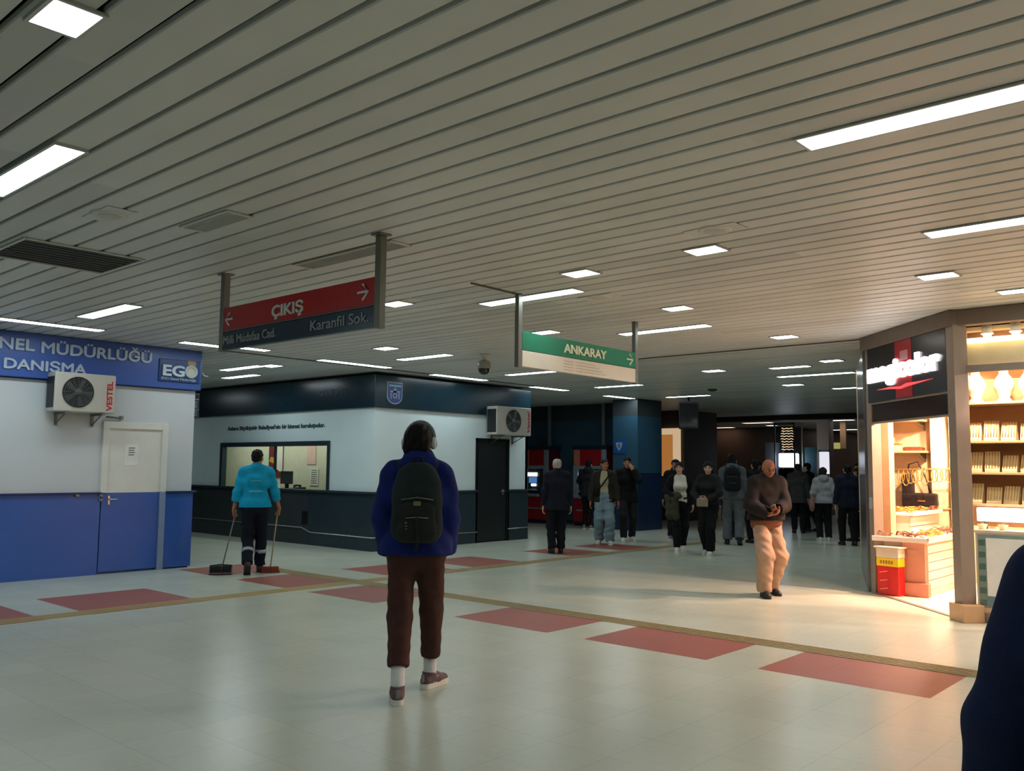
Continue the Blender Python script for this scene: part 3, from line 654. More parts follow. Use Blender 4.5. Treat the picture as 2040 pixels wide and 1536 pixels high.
# ------------------------------------------------------------------ cash machines in the alcove
M_MR = mat('machine_red', (158, 26, 34), rough=.3, var=.06); M_MG = mat('machine_grey', (150, 160, 172), rough=.4, metal=.2, var=.05); M_MN = mat('machine_navy', (26, 38, 58), rough=.35)
M_MDR = mat('machine_dark_red', (92, 20, 26), rough=.35)
E_SCR = emis('screen_glow', (1., .95, .8), 2.2); E_SCB = emis('screen_blue', (.12, .35, .8), .5); E_SCW = emis('screen_white', (.9, .95, 1.), 4.)
def cash_machine(label, x, w_, two):
    o = thing('cash_machine', label, 'cash machine', (x, 18.2, 0), 0, 'cash machines in the alcove')
    h = w_/2
    b_ = MB(); b_.box(-h, h, .02, .5, 0, .1, 1); b_.box(-h+.005, h, .02, .5, .1, 1.96, 0); b_.build('cabinet', [M_MDR, M_MN], o)
    MB().rbox(-h-.02, h+.04, -.04, .5, 1.95, 2.05, r=.01).build('canopy', M_MN, o)
    b_ = MB(); b_.rbox(-h+.2, h-.14, -.02, .03, 1.53, 1.95, r=.008); hd = b_.build('red_header', M_MR, o)
    MB().rbox(-h, -h+.2, -.015, .03, 1.53, 1.95, r=.006).build('lit_side_strip', mat('strip_salmon', (206, 120, 92), rough=.35), o)
    MB().rbox(h-.14, h, -.015, .03, 1.5, 1.95, r=.006).build('grey_side_strip', M_MG, o)
    b_ = MB(); b_.rbox(-h, h, -.05, .03, 1.45, 1.53, r=.01); b_.rbox(-h, -h+.16, -.04, .03, .76, 1.45, r=.01); b_.rbox(h-.14, h, -.04, .03, .76, 1.45, r=.01); b_.rbox(-h, h-.3, -.09, .03, .70, .78, r=.015)
    b_.build('grey_surround', M_MG, o)
    MB().box(-h+.16, h-.14, -.01, .03, .78, 1.45).build('control_panel', mat('machine_panel', (38, 46, 56), rough=.35), o)
    MB().rbox(-h+.18, -h+.50, -.05, -.012, 1.24, 1.34, r=.01).build('lit_card_slot', E_SCR, o)
    MB().box(-h+.2, -h+.48, -.016, -.01, 1.06, 1.22).build('screen', E_SCB, o)
    if two: MB().rbox(-h+.3, -h+.46, -.05, -.012, .98, 1.04, r=.012).build('lit_cash_slot', E_SCW, o)
    MB().rbox(-h+.2, -h+.5, -.07, -.01, .86, .9, r=.006).build('keypad', M_MG, o)
    MB().rbox(-h+.01, h-.01, -.025, .03, .1, .70, r=.01).build('red_base_panel', M_MR, o)
    MB().rbox(-h+.1, h-.2, -.035, -.02, .38, .41, r=.004, seg=1).build('base_grip', M_MG, o)
    q = MB(); q.rbox(.1, .19, .36, .42, 2.05, ZC-.003, r=.01); q.build('cable_duct', mat('duct_grey', (116, 126, 130), rough=.4), o)
cash_machine('red and grey cash machine half hidden by the grey booth', -15.42, .86, True)
cash_machine('wider red and grey cash machine next to the blue column', -13.62, 1.02, False)
o = thing('wall_sign', 'blue square wall sign with a white emblem beside the cash machine', 'sign', (-12.42, 17.798, 2.0))
MB().rbox(-.17, .17, -.02, .0, -.17, .17, r=.004, seg=1).build('panel', mat('sign_blue', (28, 78, 150), rough=.35), o)
q = MB(); q.prism([(-.1, .1), (.1, .1), (.07, -.02), (0, -.11), (-.07, -.02)], (0, -.021, 0), (1, 0, 0), (0, 0, 1), (0, -1, 0), .003); q.prism([(-.015, -.04), (.015, -.04), (.015, .07), (-.015, .07)], (0, -.0245, 0), (1, 0, 0), (0, 0, 1), (0, -1, 0), .002, 1)
q.build('emblem', [M_TXTG, mat('sign_blue', 0)], o)
o = thing('lightbox_poster', 'orange backlit poster with a cream frame past the blue column', 'poster', (-13.6, 22.1, 1.95))
MB().rbox(-.32, .3, -.12, -.005, -.68, .68, r=.01).build('frame', emis('poster_cream_glow', (1., .72, .45), .55), o)
q = MB(); q.box(-.3, .1, -.125, -.119, -.66, .5); q.build('picture', emis('poster_orange_glow', (.85, .33, .08), .42), o)
# glass kiosk, teal panel and other far things
o = thing('glass_kiosk', 'lit glass kiosk with strings of warm lights in the far concourse', 'kiosk', (-12.45, 27.3, 0))
M_FG = glass('kiosk_glass', (.75, .8, .85)); q = MB()
for x in (-.33, .33):
    for y in (-.3, .3): q.box(x-.02, x+.02, y-.02, y+.02, 0, 2.95)
q.box(-.35, .35, -.32, .32, 2.9, 2.98); q.box(-.35, .35, -.32, .32, 0, .1); q.build('frame', M_STEEL, o)
q = MB(); q.box(-.31, .31, -.305, -.3, .1, 2.9); q.box(.3, .305, -.28, .28, .1, 2.9); q.build('glass_panes', M_FG, o)
MB().rbox(-.27, .27, -.2, .2, 1.55, 2.0, r=.04).build('white_light_box', emis('kiosk_white_glow', (.95, .95, 1.), 5.), o)
q = MB()
for k in range(9):
    z = 2.12+k*.085; q.tube([(-.2+.05*i, -.1+.05*math.sin(i*1.9+k), z+.018*math.sin(i*2.1)) for i in range(9)], .008, n=5)
q.build('light_strings', emis('warm_string_glow', (1., .62, .34), 3.0), o)
MB().box(-.27, .27, -.2, .2, .1, 1.5).build('display_base', M_MN, o)
prop('teal_panel', 'teal freestanding panel right of the lit glass kiosk', 'panel', (-11.85, 27.6, 0), [('panel', MB().rbox(-.19, .2, -.03, .03, .05, 2.2, r=.01), mat('teal_paint', (52, 96, 108), rough=.5)), ('foot', MB().rbox(-.2, .21, -.15, .15, 0, .05, r=.01), M_STEEL)])
prop('lightbox', 'white upright lightbox standing right of the teal panel', 'lightbox', (-11.45, 27.7, 0), [('lit_face', MB().rbox(-.15, .15, -.05, .05, 1.35, 2.05, r=.02), emis('box_glow', (.85, .85, .95), .9)), ('post', MB().box(-.12, .12, -.04, .04, 0, 1.35), M_STEEL), ('cap', MB().rbox(-.17, .17, -.07, .07, 2.05, 2.12, r=.01), mat('cap_mint', (150, 190, 186), rough=.4))])
prop('grey_column', 'grey square column rising behind the white lightbox', 'column', (-11.9, 28.9, 0), [('shaft', MB().box(-.2, .2, -.2, .2, 0, ZC-.002), mat('column_grey', (140, 130, 122), rough=.6))])
prop('grey_column', 'blue grey column on the left of the lit glass kiosk', 'column', (-13.15, 27.6, 0), [('shaft', MB().box(-.16, .17, -.2, .2, 0, 2.36), mat('column_bluegrey', (104, 112, 124), rough=.5))])
o = thing('yellow_sign', 'long yellow sign on a bent hanger in the far concourse', 'hanging sign', (-12.0, 30.0, ZC-.002))
MB().rbox(-.45, .18, -.05, .05, -.95, -.74, r=.02).build('lit_panel', emis('yellow_sign_glow', (.62, .55, .16), .55), o)
MB().rbox(.18, .38, -.05, .05, -.95, 0, r=.01).build('hanger', mat('hanger_tan', (176, 140, 100), rough=.5), o)

# ------------------------------------------------------------------ accessory shop on the corner
Q0 = Vector((-4.0, 11.15, 0)); UA = Vector((1, -1, 0)).normalized(); NA = Vector((-1, -1, 0)).normalized(); ZZ = Vector((0, 0, 1))
FA = (UA, ZZ, NA); RA = Matrix((UA, -NA, ZZ)).transposed()          # local x along the front, y inward, z up
LA = 1.867
M_GUN = mat('shop_post_metal', (150, 136, 124), rough=.4, metal=.15, var=.05); M_BEAM = mat('shop_beam', (118, 104, 94), rough=.5, var=.05)
M_SIGN = mat('shop_sign_black', (30, 24, 28), rough=.25, var=.05); M_CRM = mat('shop_cream', (232, 208, 168), rough=.6, var=.04); M_SHW = mat('shop_white', (240, 232, 220), rough=.5, var=.03)
M_PINK = mat('shop_pink', (196, 140, 118), rough=.55, var=.05); M_SHFL = mat('shop_floor_tile', (236, 228, 208), rough=.3, var=.03)
o = SHOP = thing('accessory_shop', 'brightly lit corner accessory shop with a black and red sign', 'shop')
def ab(mb, u0, u1, v0, v1, z0, z1, r=.004, mi=0): return mb.rbox(u0, u1, v0, v1, z0, z1, r=r, seg=1, R=RA, c=Q0, mi=mi)
q = MB(); ab(q, -.09, .03, -.02, .1, 0, 3.0); q.build('corner_post', M_GUN, o)
q = MB(); ab(q, LA-.04, LA+.1, -.05, .1, 0, 3.0); q.build('corner_post', M_GUN, o)
q = MB()
for i in range(4): ab(q, -.075+.022*i, -.063+.022*i, -.023, -.02, 1.02, 1.16, r=.0005)
q.build('sticker', mat('sticker_grey', (190, 190, 190), rough=.5), o)
q = MB(); ab(q, LA-.06, LA+.2, -.1, .12, 0, .17); q.build('post_base', mat('post_base_tan', (206, 168, 128), rough=.5), o)
q = MB(); ab(q, -.1, LA+.1, -.08, .1, 2.985, ZC-.003); q.rbox(-2.72, 1.5, 9.76, 9.9, 2.985, ZC-.003, r=.004, seg=1); q.build('top_beam', M_BEAM, o)
sg = MB(); ab(sg, .03, LA-.04, -.05, .06, 2.32, 2.985); sb = sg.build('sign_board', M_SIGN, o)
E_SIGN = emis('sign_white_glow', (1., .95, .95), 6.0); E_SRED = emis('sign_red_glow', (.9, .03, .05), .9)
text('lettering', 'magicolor', .30, Q0+UA*.06+NA*.052+ZZ*2.575, FA, E_SIGN, sb, bold=.018, width=LA-.2, ext=.01)
q = MB(); ab(q, .74, 1.12, -.053, -.049, 2.325, 2.98, r=.001); q.build('red_band', mat('sign_band_red', (170, 22, 34), rough=.3), sb)
q = MB(); q.prism([(.28, 2.46), (.62, 2.47), (.86, 2.455), (1.0, 2.48), (1.24, 2.475), (1.58, 2.475), (1.24, 2.455), (1.0, 2.44), (.86, 2.425), (.62, 2.445)], Q0+NA*.054, UA, ZZ, NA, .006); q.build('red_graphic', emis('graphic_red_glow', (1., .08, .08), 1.6), sb)
q = MB(); ab(q, .86, 1.04, -.054, -.052, 2.75, 2.86, r=.0005); q.build('pale_mark', mat('sign_mark_pink', (210, 150, 160), rough=.4), sb)
q = MB(); ab(q, .03, LA-.04, .0, .03, 2.08, 2.32, r=.002); q.build('dark_transom', mat('transom_glass', (56, 46, 42), rough=.12, spec=.6), o)
q = MB(); ab(q, .03, LA-.04, -.03, .05, 2.3, 2.33); q.build('frame_rail', M_GUN, o)
q = MB(); ab(q, .03, LA-.04, -.01, .04, 2.06, 2.085); q.build('frame_rail', M_GUN, o)
q = MB(); ab(q, -.05, LA, -.03, .03, 0, .012); q.build('threshold', M_GUN, o)
# slanted glass side wall on the far side, inner walls, floor and ceiling of the shop
qa = Vector((-4.1, 11.25, 0)); qb = Vector((-5.02, 13.5, 0)); dU = (qb-qa).normalized(); dN = Vector((-dU.y, dU.x, 0)); RS = Matrix((dU, dN, ZZ)).transposed()
q = MB(); q.rbox(0, (qb-qa).length, -.03, .03, 0, 3.0, r=.004, seg=1, R=RS, c=qa); q.build('side_wall', mat('side_wall_smoke', (92, 92, 96), rough=.15, spec=.6, var=.08), o)
q = MB(); q.box(-5.02, 1.5, 13.4, 13.5, 0, 3.0); q.box(1.4, 1.5, 9.83, 13.4, 0, 3.0); q.build('back_wall', M_CRM, o)
q = MB(); q.prism([(-4.0, 11.2), (-2.68, 9.86), (1.4, 9.86), (1.4, 13.4), (-4.95, 13.4)], (0, 0, .001), (1, 0, 0), (0, 1, 0), (0, 0, 1), .009); q.build('shop_floor', M_SHFL, o)
q = MB(); q.prism([(-4.0, 11.22), (-2.68, 9.95), (1.4, 9.95), (1.4, 13.4), (-4.95, 13.4)], (0, 0, 2.94), (1, 0, 0), (0, 1, 0), (0, 0, 1), .04); q.build('shop_ceiling', mat('shop_ceiling_paint', (226, 204, 172), rough=.7), o)
q = MB(); q.box(-4.1, -3.86, 11.32, 11.5, 0, 2.94); q.build('beige_pillar', mat('pillar_beige', (214, 176, 136), rough=.6), o)
q = MB(); q.box(-3.93, -3.72, 13.2, 13.4, .01, 2.3); q.box(-3.66, -3.2, 13.1, 13.4, .01, 2.3); q.build('lit_wall_strips', mat('strip_cream', (246, 226, 186), rough=.6), o)
# window side facing the hall (along X)
WY = 9.83
q = MB(); q.rbox(-2.62, 1.4, WY-.02, WY+.04, 2.5, 2.575, r=.005, seg=1); q.rbox(-2.62, 1.4, WY-.02, WY+.06, 0, .1, r=.005, seg=1); q.rbox(-1.15, -1.08, WY-.02, WY+.05, .1, 2.985, r=.005, seg=1); q.rbox(1.33, 1.42, WY-.03, WY+.06, 0, 3.0, r=.005, seg=1); q.build('window_rails', M_GUN, o)
MB().box(-2.6, 1.35, WY+.005, WY+.012, .1, 2.5).build('window_glass', glass('shop_glass', (.97, .97, .95)), o)
MB().box(-2.6, 1.35, WY+.06, WY+.08, 2.575, 2.80).build('header_panel', mat('header_cream', (236, 214, 170), rough=.5), o)
MB().box(-2.6, 1.35, WY+.0, WY+.05, 2.80, 2.85).build('light_strip', emis('led_yellow_glow', (1., .82, .42), 3.5), o)
MB().box(-2.6, 1.35, WY+.25, WY+.3, 2.85, 2.985).build('soffit', mat('soffit_brown', (110, 84, 66), rough=.6), o)
ground(o, (-2.2, 11.6, 0))
# spot lamps inside the shop: each lamp carries its own light
def shop_spot(label, x, y, z, power, tgt, size=2.3, colr=C_WARM):
    s_ = thing('spot_lamp', label, 'lamp', (x, y, z), 0, 'spot lamps of the shop')
    MB().lathe([(.0, .16), (.045, .16), (.05, .02), (.06, 0)], n=16).build('housing', M_SHW, s_)
    MB().lathe([(.0, -.035), (.03, -.03), (.05, 0), (.0, .002)], n=16).build('bulb', emis('bulb_glow', (1., .85, .6), 14.) if 'bulb' not in MATS else MATS['bulb'], s_)
    MB().tube([(0, 0, .16), (0, 0, 2.945-z)], .012, n=8).build('stem', M_SHW, s_)
    ld = bpy.data.lights.new('spot_light', 'SPOT'); ld.energy = power; ld.color = colr; ld.spot_size = size; ld.spot_blend = .5; ld.shadow_soft_size = .05
    lo = bpy.data.objects.new('spot_light', ld); COL.objects.link(lo); lo.parent = s_; lo.location = (0, 0, -.06)
    lo.rotation_euler = (Vector(tgt)-Vector((x, y, z-.06))).to_track_quat('-Z', 'Y').to_euler()
shop_spot('spot lamp just inside the shop opening, aimed at the doorway floor', -3.0, 11.2, 2.5, W_SHOP*2.2, (-4.4, 9.9, 0))
shop_spot('spot lamp over the display counter inside the shop', -3.25, 12.0, 2.72, W_SHOP*2.2, (-3.75, 12.1, .7))
shop_spot('spot lamp lighting the back wall strips of the shop', -3.2, 12.5, 2.72, W_SHOP*1.5, (-3.7, 13.4, 1.4))
shop_spot('small bright spot lamp above the shop window', -2.38, WY+.13, 2.9, W_SHOP*.9, (-2.4, WY+.6, .9))
shop_spot('larger bright spot lamp above the shop window at the photo edge', -2.12, WY+.13, 2.9, W_SHOP*.9, (-2.1, WY+.6, .9))
shop_spot('spot lamp deep in the shop behind the window shelves', -1.4, 11.9, 2.72, W_SHOP*2.5, (-1.6, 10.2, .6))

for lb_, x_ in (('unseen spot lamp added behind the shop window, aimed out at the hall floor', -.9), ('unseen spot lamp added at the hidden end of the shop window', .4)):  # unseen lamps added to warm the right side of the hall floor and ceiling
    shop_spot(lb_, x_, 10.55, 2.74, W_SHOP*2.5, (x_-.6, 8.2, 0), 2.4, (1.0, .73, .64))
# display furniture
def slat_panel(mb, x, y0_, y1_, z0, z1, n):
    for k in range(n):
        a = z0+(z1-z0)*k/n; b2 = z0+(z1-z0)*(k+1)/n
        mb.rbox(x-.02, x, y0_, y1_, a, b2-.012, r=.003, seg=1)
o = thing('display_counter', 'white slatted display counter with a pink end panel in the shop', 'counter')
q = MB(); q.box(-4.0, -3.42, 11.2, 12.75, .012, .64); q.build('carcass', M_SHW, o)
q = MB(); slat_panel(q, -3.40, 11.2, 12.75, .1, .62, 5); q.build('slatted_side', M_SHW, o)
q = MB(); q.rbox(-3.68, -3.42, 11.14, 11.2, .16, .64, r=.006); q.rbox(-3.70, -3.38, 11.1, 11.2, .012, .17, r=.008); q.rbox(-3.62, -3.5, 11.13, 11.142, .5, .56, r=.004, seg=1); q.build('pink_end_panel', M_PINK, o)
q = MB(); q.rbox(-4.02, -3.36, 11.1, 12.77, .64, .672, r=.005); q.rbox(-3.375, -3.36, 11.1, 12.77, .672, .71, r=.004, seg=1); q.rbox(-4.02, -3.36, 11.1, 11.115, .672, .70, r=.004, seg=1); q.build('tray_top', M_SHW, o)
ground(o, (-3.7, 11.9, .011))
o = thing('display_riser', 'white stepped riser standing on the slatted counter', 'display stand')
q = MB(); q.box(-4.0, -3.72, 11.55, 12.7, .673, .93); q.build('riser_body', M_SHW, o)
q = MB(); slat_panel(q, -3.70, 11.55, 12.7, .68, .93, 2); q.build('slatted_side', M_SHW, o)
q = MB(); q.rbox(-4.02, -3.66, 11.53, 12.72, .93, .955, r=.004); q.rbox(-3.675, -3.66, 11.53, 12.72, .955, .985, r=.003, seg=1); q.build('tray_top', M_SHW, o)
ground(o, (-3.85, 12.1, .673))
o = thing('bargain_bin', 'red bin with a yellow price band in front of the pink counter end', 'bin', (-3.79, 11.06, .011))
Rb = Matrix.Rotation(math.radians(-12), 3, 'Z')
q = MB(); q.rbox(-.14, .14, -.07, .07, 0, .34, r=.012, R=Rb, c=(0, 0, 0)); q.build('red_body', mat('bin_red', (200, 30, 30), rough=.35), o)
q = MB(); q.rbox(-.142, .142, -.072, .072, .34, .44, r=.006, R=Rb, c=(0, 0, 0)); q.build('yellow_band', mat('bin_yellow', (232, 196, 40), rough=.4), o)
q = MB(); q.rbox(-.145, .145, -.075, .075, .44, .56, r=.01, R=Rb, c=(0, 0, 0)); q.rbox(-.165, .165, -.09, .09, .555, .572, r=.005, R=Rb, c=(0, 0, 0)); q.build('white_top', mat('bin_white', (214, 196, 176), rough=.5), o)
q = MB()
for z in (.06, .16, .26): q.prism([(-.1, z), (.0, z+.02), (.0, z+.03), (-.1, z+.012)], Rb @ Vector((0, -.0705, 0)), Rb @ Vector((1, 0, 0)), (0, 0, 1), Rb @ Vector((0, -1, 0)), .002)
for i in range(5): q.prism([(-.09+i*.035, .37), (-.068+i*.035, .37), (-.068+i*.035, .41), (-.09+i*.035, .41)], Rb @ Vector((0, -.0725, 0)), Rb @ Vector((1, 0, 0)), (0, 0, 1), Rb @ Vector((0, -1, 0)), .002, 1)
q.build('print_marks', [mat('bin_mark', (226, 140, 120), rough=.5), mat('bin_mark_dark', (150, 110, 20), rough=.5)], o)
# wall shelves on the shop's back wall and goods
def shelf(label, x0, x1, y0_, y1_, z, m_):
    s_ = thing('wall_shelf', label, 'shelf', ((x0+x1)/2, (y0_+y1_)/2, z)); h = (x1-x0)/2; d_ = (y1_-y0_)/2
    MB().rbox(-h, h, -d_, d_, 0, .03, r=.004, seg=1).build('board', m_, s_)
    for x in (-h*.8, h*.8): MB().prism([(-d_, 0), (d_, 0), (d_, -.12)], (x-.008, 0, 0), (0, 1, 0), (0, 0, 1), (1, 0, 0), .016).build('bracket', M_STEEL, s_)
M_SHELF = mat('shelf_wood', (214, 180, 134), rough=.5, var=.1, scale=12)
shelf('wooden wall shelf with a stack of cream boxes inside the shop', -4.75, -3.98, 13.06, 13.398, 1.74, M_SHELF)
shelf('upper wooden wall shelf under the dark transom', -4.75, -3.98, 13.06, 13.398, 2.18, M_SHELF)
rnd = random.Random(3)
M_GOLD = mat('gold', (214, 168, 84), rough=.3, metal=.7, var=.08); M_BRN = mat('tortoise_brown', (112, 66, 44), rough=.35, var=.25, scale=40); M_BOXC = mat('gift_box_cream', (240, 222, 176), rough=.6, var=.05)
bangle0 = MB().tube([(.034*math.cos(2*math.pi*i/18), .034*math.sin(2*math.pi*i/18), 0) for i in range(18)], .005, n=6, closed=True).build('bangle', M_GOLD)
tag(bangle0, 'gold bangle heaped on the tray of the slatted counter', 'bangle', 'gold bangles on the counter tray')
def scat(src, n, x0, x1, y0_, y1_, z0, zj, lb, gp, first=False):
    for k in range(n):
        c_ = src if (first and k == 0) else copy_thing(src, (0, 0, 0), 0)
        t_ = rnd.random(); zz = z0+zj*k/max(1, n-1)
        c_.location = (x0+(x1-x0)*rnd.random(), y0_+(y1_-y0_)*rnd.random(), zz)
        c_.rotation_euler = (rnd.uniform(-.5, .5), rnd.uniform(-.5, .5), rnd.uniform(0, 6.3)); c_['label'] = lb; c_['group'] = gp
scat(bangle0, 34, -3.64, -3.42, 11.4, 12.0, .695, .055, 'gold bangle heaped on the lower tray of the slatted counter', 'gold bangles on the lower tray', True)
scat(bangle0, 34, -3.97, -3.70, 11.58, 12.4, .98, .045, 'gold bangle heaped along the top of the white riser', 'gold bangles on the riser')
cb_ = MB(); cb_.tube([(-.05, 0, 0), (-.025, 0, .016), (.02, 0, .018), (.05, 0, 0)], [.004, .011, .011, .004], n=8, flat=.55)
clip0 = cb_.build('hair_clip', M_BRN); tag(clip0, 'brown hair clip piled at the front of the counter tray', 'hair clip', 'brown hair clips at the front of the tray')
scat(clip0, 30, -3.95, -3.42, 11.14, 11.4, .69, .05, 'brown hair clip piled at the front end of the counter tray', 'brown hair clips at the front of the tray', True)
scat(clip0, 30, -3.64, -3.40, 12.05, 12.7, .69, .06, 'brown hair clip piled at the back end of the lower tray', 'brown hair clips at the back of the tray')
scat(clip0, 16, -3.96, -3.68, 12.4, 12.7, .975, .03, 'brown hair clip at the back end of the riser top', 'brown hair clips on the riser')
bx = [('cream gift box at the bottom left of the stack on the wooden shelf', -4.6, 1.771, 0), ('cream gift box next to the black tray on the wooden shelf', -4.42, 1.771, .1), ('cream gift box on top of the stack on the wooden shelf', -4.52, 1.881, .05)]
for lb, x, z, rz in bx:
    b_ = thing('gift_box', lb, 'box', (x, 13.22, z), rz); MB().rbox(-.08, .08, -.07, .07, 0, .085, r=.004, seg=1).build('box_body', M_BOXC, b_); MB().rbox(-.084, .084, -.074, .074, .083, .108, r=.004, seg=1).build('lid', M_GOLD, b_)
prop('jewelry_tray', 'flat dark tray on the wooden shelf right of the cream boxes', 'tray', (-4.16, 13.22, 1.771), [('tray', MB().rbox(-.13, .13, -.08, .08, 0, .05, r=.008), M_BRN), ('cushion', MB().rbox(-.11, .11, -.06, .06, .045, .056, r=.004), M_BLK)])
# necklaces hanging on a rod
o = thing('necklace_rail', 'metal rail with a row of hanging gold necklaces in the shop', 'rail', (-4.0, 12.95, 1.5))
q = MB(); q.tube([(-.5, 0, 0), (.55, 0, .02)], .008); q.tube([(-.45, 0, 0), (-.45, .44, 0)], .008); q.tube([(.5, 0, .02), (.5, .44, .02)], .008); q.build('rail_bar', M_GOLD, o)
neck0 = MB().tube([(.045*math.sin(2*math.pi*i/20), 0, -.09+.095*math.cos(2*math.pi*i/20)) for i in range(20)], .006, n=6, closed=True).build('necklace', M_GOLD)
tag(neck0, 'gold necklace hanging in the row on the shop rail', 'necklace', 'necklaces on the rail'); neck0.location = (-4.45, 12.95, 1.5)
for k in range(1, 16): c_ = copy_thing(neck0, (-4.45+.063*k, 12.95, 1.5+.0024*k), rnd.uniform(-.25, .25)); c_.scale = (1, 1, rnd.uniform(.8, 1.25))
o = thing('handbag', 'black handbag hung against the back wall above the riser', 'handbag', (-4.05, 13.2, .98))
q = MB(); q.rbox(-.27, .2, -.08, .08, 0, .2, r=.03, seg=3); q.rbox(-.27, -.12, -.07, .07, .15, .46, r=.03, seg=3); q.build('bag_body', mat('bag_black', (38, 32, 34), rough=.5), o)
q = MB(); q.tube([(-.2, 0, .43), (-.18, 0, .6), (-.06, 0, .64), (.05, 0, .4), (.1, 0, .19)], .012); q.build('strap', mat('bag_black', 0), o)
q = MB(); q.rbox(-.05, .05, -.088, -.08, .08, .1, r=.003, seg=1); q.build('clasp', M_GOLD, o)
q = MB(); q.rbox(-.36, .36, -.02, .198, -.02, 0, r=.004, seg=1); q.build('ledge_board', M_SHELF, o)
# shelves in the window side
o = thing('window_shelving', 'tall shelving of four boards behind the shop window glass', 'shelving')
q = MB()
for x in (-2.82, -1.3): q.box(x-.015, x+.015, 10.3, 10.72, .012, 2.5)
q.build('uprights', M_CRM, o)
for z in (1.13, 1.46, 1.79, 2.2): MB().rbox(-2.80, -1.32, 10.3, 10.72, z, z+.025, r=.004, seg=1).build('board', M_SHELF, o)
MB().box(-2.82, -1.3, 10.72, 10.74, .9, 2.5).build('back_panel', mat('shelving_back', (196, 158, 116), rough=.6), o)
ground(o, (-2.06, 10.5, .011))
bust = MB(); bust.lathe([(.07, 0), (.075, .02), (.05, .05), (.085, .12), (.105, .19), (.075, .26), (.045, .3), (.042, .36), (.0, .375)], n=20)
busts = [('cream jewelry bust nearest the corner post on the top window shelf', -2.63, 10.45), ('cream jewelry bust second from the corner post on the top shelf', -2.36, 10.47), ('cream jewelry bust cut by the photo edge on the top shelf', -2.12, 10.46)]
for lb, x, y in busts:
    s_ = thing('jewelry_bust', lb, 'jewelry bust', (x, y, 2.226)); MB().add(bust.v, bust.f, 0, True).build('bust_form', M_CRM, s_)
    MB().tube([(.055*math.sin(2*math.pi*i/18), -.098+.05*abs(math.cos(math.pi*i/18)), .27-.05*(1-math.cos(2*math.pi*i/18))) for i in range(18)], .004, n=5, closed=True).build('necklace', M_GOLD, s_)
pad = None
rows = [(1.816, 'second highest'), (1.486, 'third highest'), (1.156, 'lowest')]
pos = ['nearest the corner post', 'second from the corner post', 'third from the corner post', 'fourth from the corner post']
for z, nm in rows:
    for k in range(4):
        s_ = thing('jewelry_pad', f'cream jewelry pad {pos[k]} on the {nm} window shelf', 'jewelry pad', (-2.66+k*.17+.01*rnd.random(), 10.42+.02*rnd.random(), z), rnd.uniform(-.1, .1), 'jewelry pads on the window shelves')
        hh = .17+.05*rnd.random()
        MB().prism([(-.06, 0), (.08, 0), (.08, .02), (.03, hh), (.015, hh), (-.06, .02)], (-.07, 0, 0), (0, 1, 0), (0, 0, 1), (1, 0, 0), .14).build('pad', M_BOXC, s_)
        q = MB()
        for i in range(5): q.tube([(-.055+.0275*i, -.055+.062*j/3, .03+(hh-.04)*j/3+.008) for j in range(4)], .005, n=5)
        q.build('chains', M_GOLD, s_)
o = thing('glass_counter', 'shop window counter with a pale front poster and teal border', 'counter')
q = MB(); q.box(-2.58, -1.3, 10.02, 10.28, .1, .87); q.box(-2.56, -1.32, 10.06, 10.26, .012, .1); q.build('carcass', M_SHW, o)
q = MB(); q.rbox(-2.6, -1.28, 10.0, 10.3, .87, .9, r=.004, seg=1); q.build('top', M_SHW, o)
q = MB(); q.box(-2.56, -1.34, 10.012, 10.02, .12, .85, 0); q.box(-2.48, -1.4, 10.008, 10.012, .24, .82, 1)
for i in range(6): q.box(-2.55, -2.49, 10.008, 10.012, .14+.12*i, .2+.12*i, 2)
q.box(-2.48, -1.4, 10.008, 10.012, .14, .24, 3)
q.build('front_poster', [mat('poster_teal', (150, 178, 176), rough=.5), mat('poster_grey_added_glow', (214, 208, 198), rough=.5, emit=(.85, .8, .72), estr=.3), mat('poster_deep_teal', (86, 128, 122), rough=.5), mat('poster_sky', (122, 164, 192), rough=.5)], o)  # faint emission added to the grey poster field to brighten it
ground(o, (-1.94, 10.15, .011))
prop('light_display', 'glowing white display box on the shop window counter', 'display box', (-2.25, 10.2, .98), [('lit_box', MB().rbox(-.34, .4, -.06, .06, .0, .14, r=.01), emis('display_white_glow', (.95, .97, 1.), 3.)), ('feet', MB().box(-.3, -.26, -.05, .05, -.079, 0).box(.3, .34, -.05, .05, -.079, 0), M_STEEL)])
for lb, x in (('fan-shaped ring holder at the corner post end of the window counter', -2.52), ('fan-shaped ring holder in the middle of the window counter', -2.33)):
    s_ = thing('ring_holder', lb, 'ring holder', (x, 10.07, .9)); MB().lathe([(.045, 0), (.03, .01), (.05, .055), (.0, .06)], n=16).build('holder', M_BOXC, s_); MB().tube([(.012*math.cos(2*math.pi*i/12), .012*math.sin(2*math.pi*i/12), .066) for i in range(12)], .003, n=5, closed=True).build('ring', M_GOLD, s_)

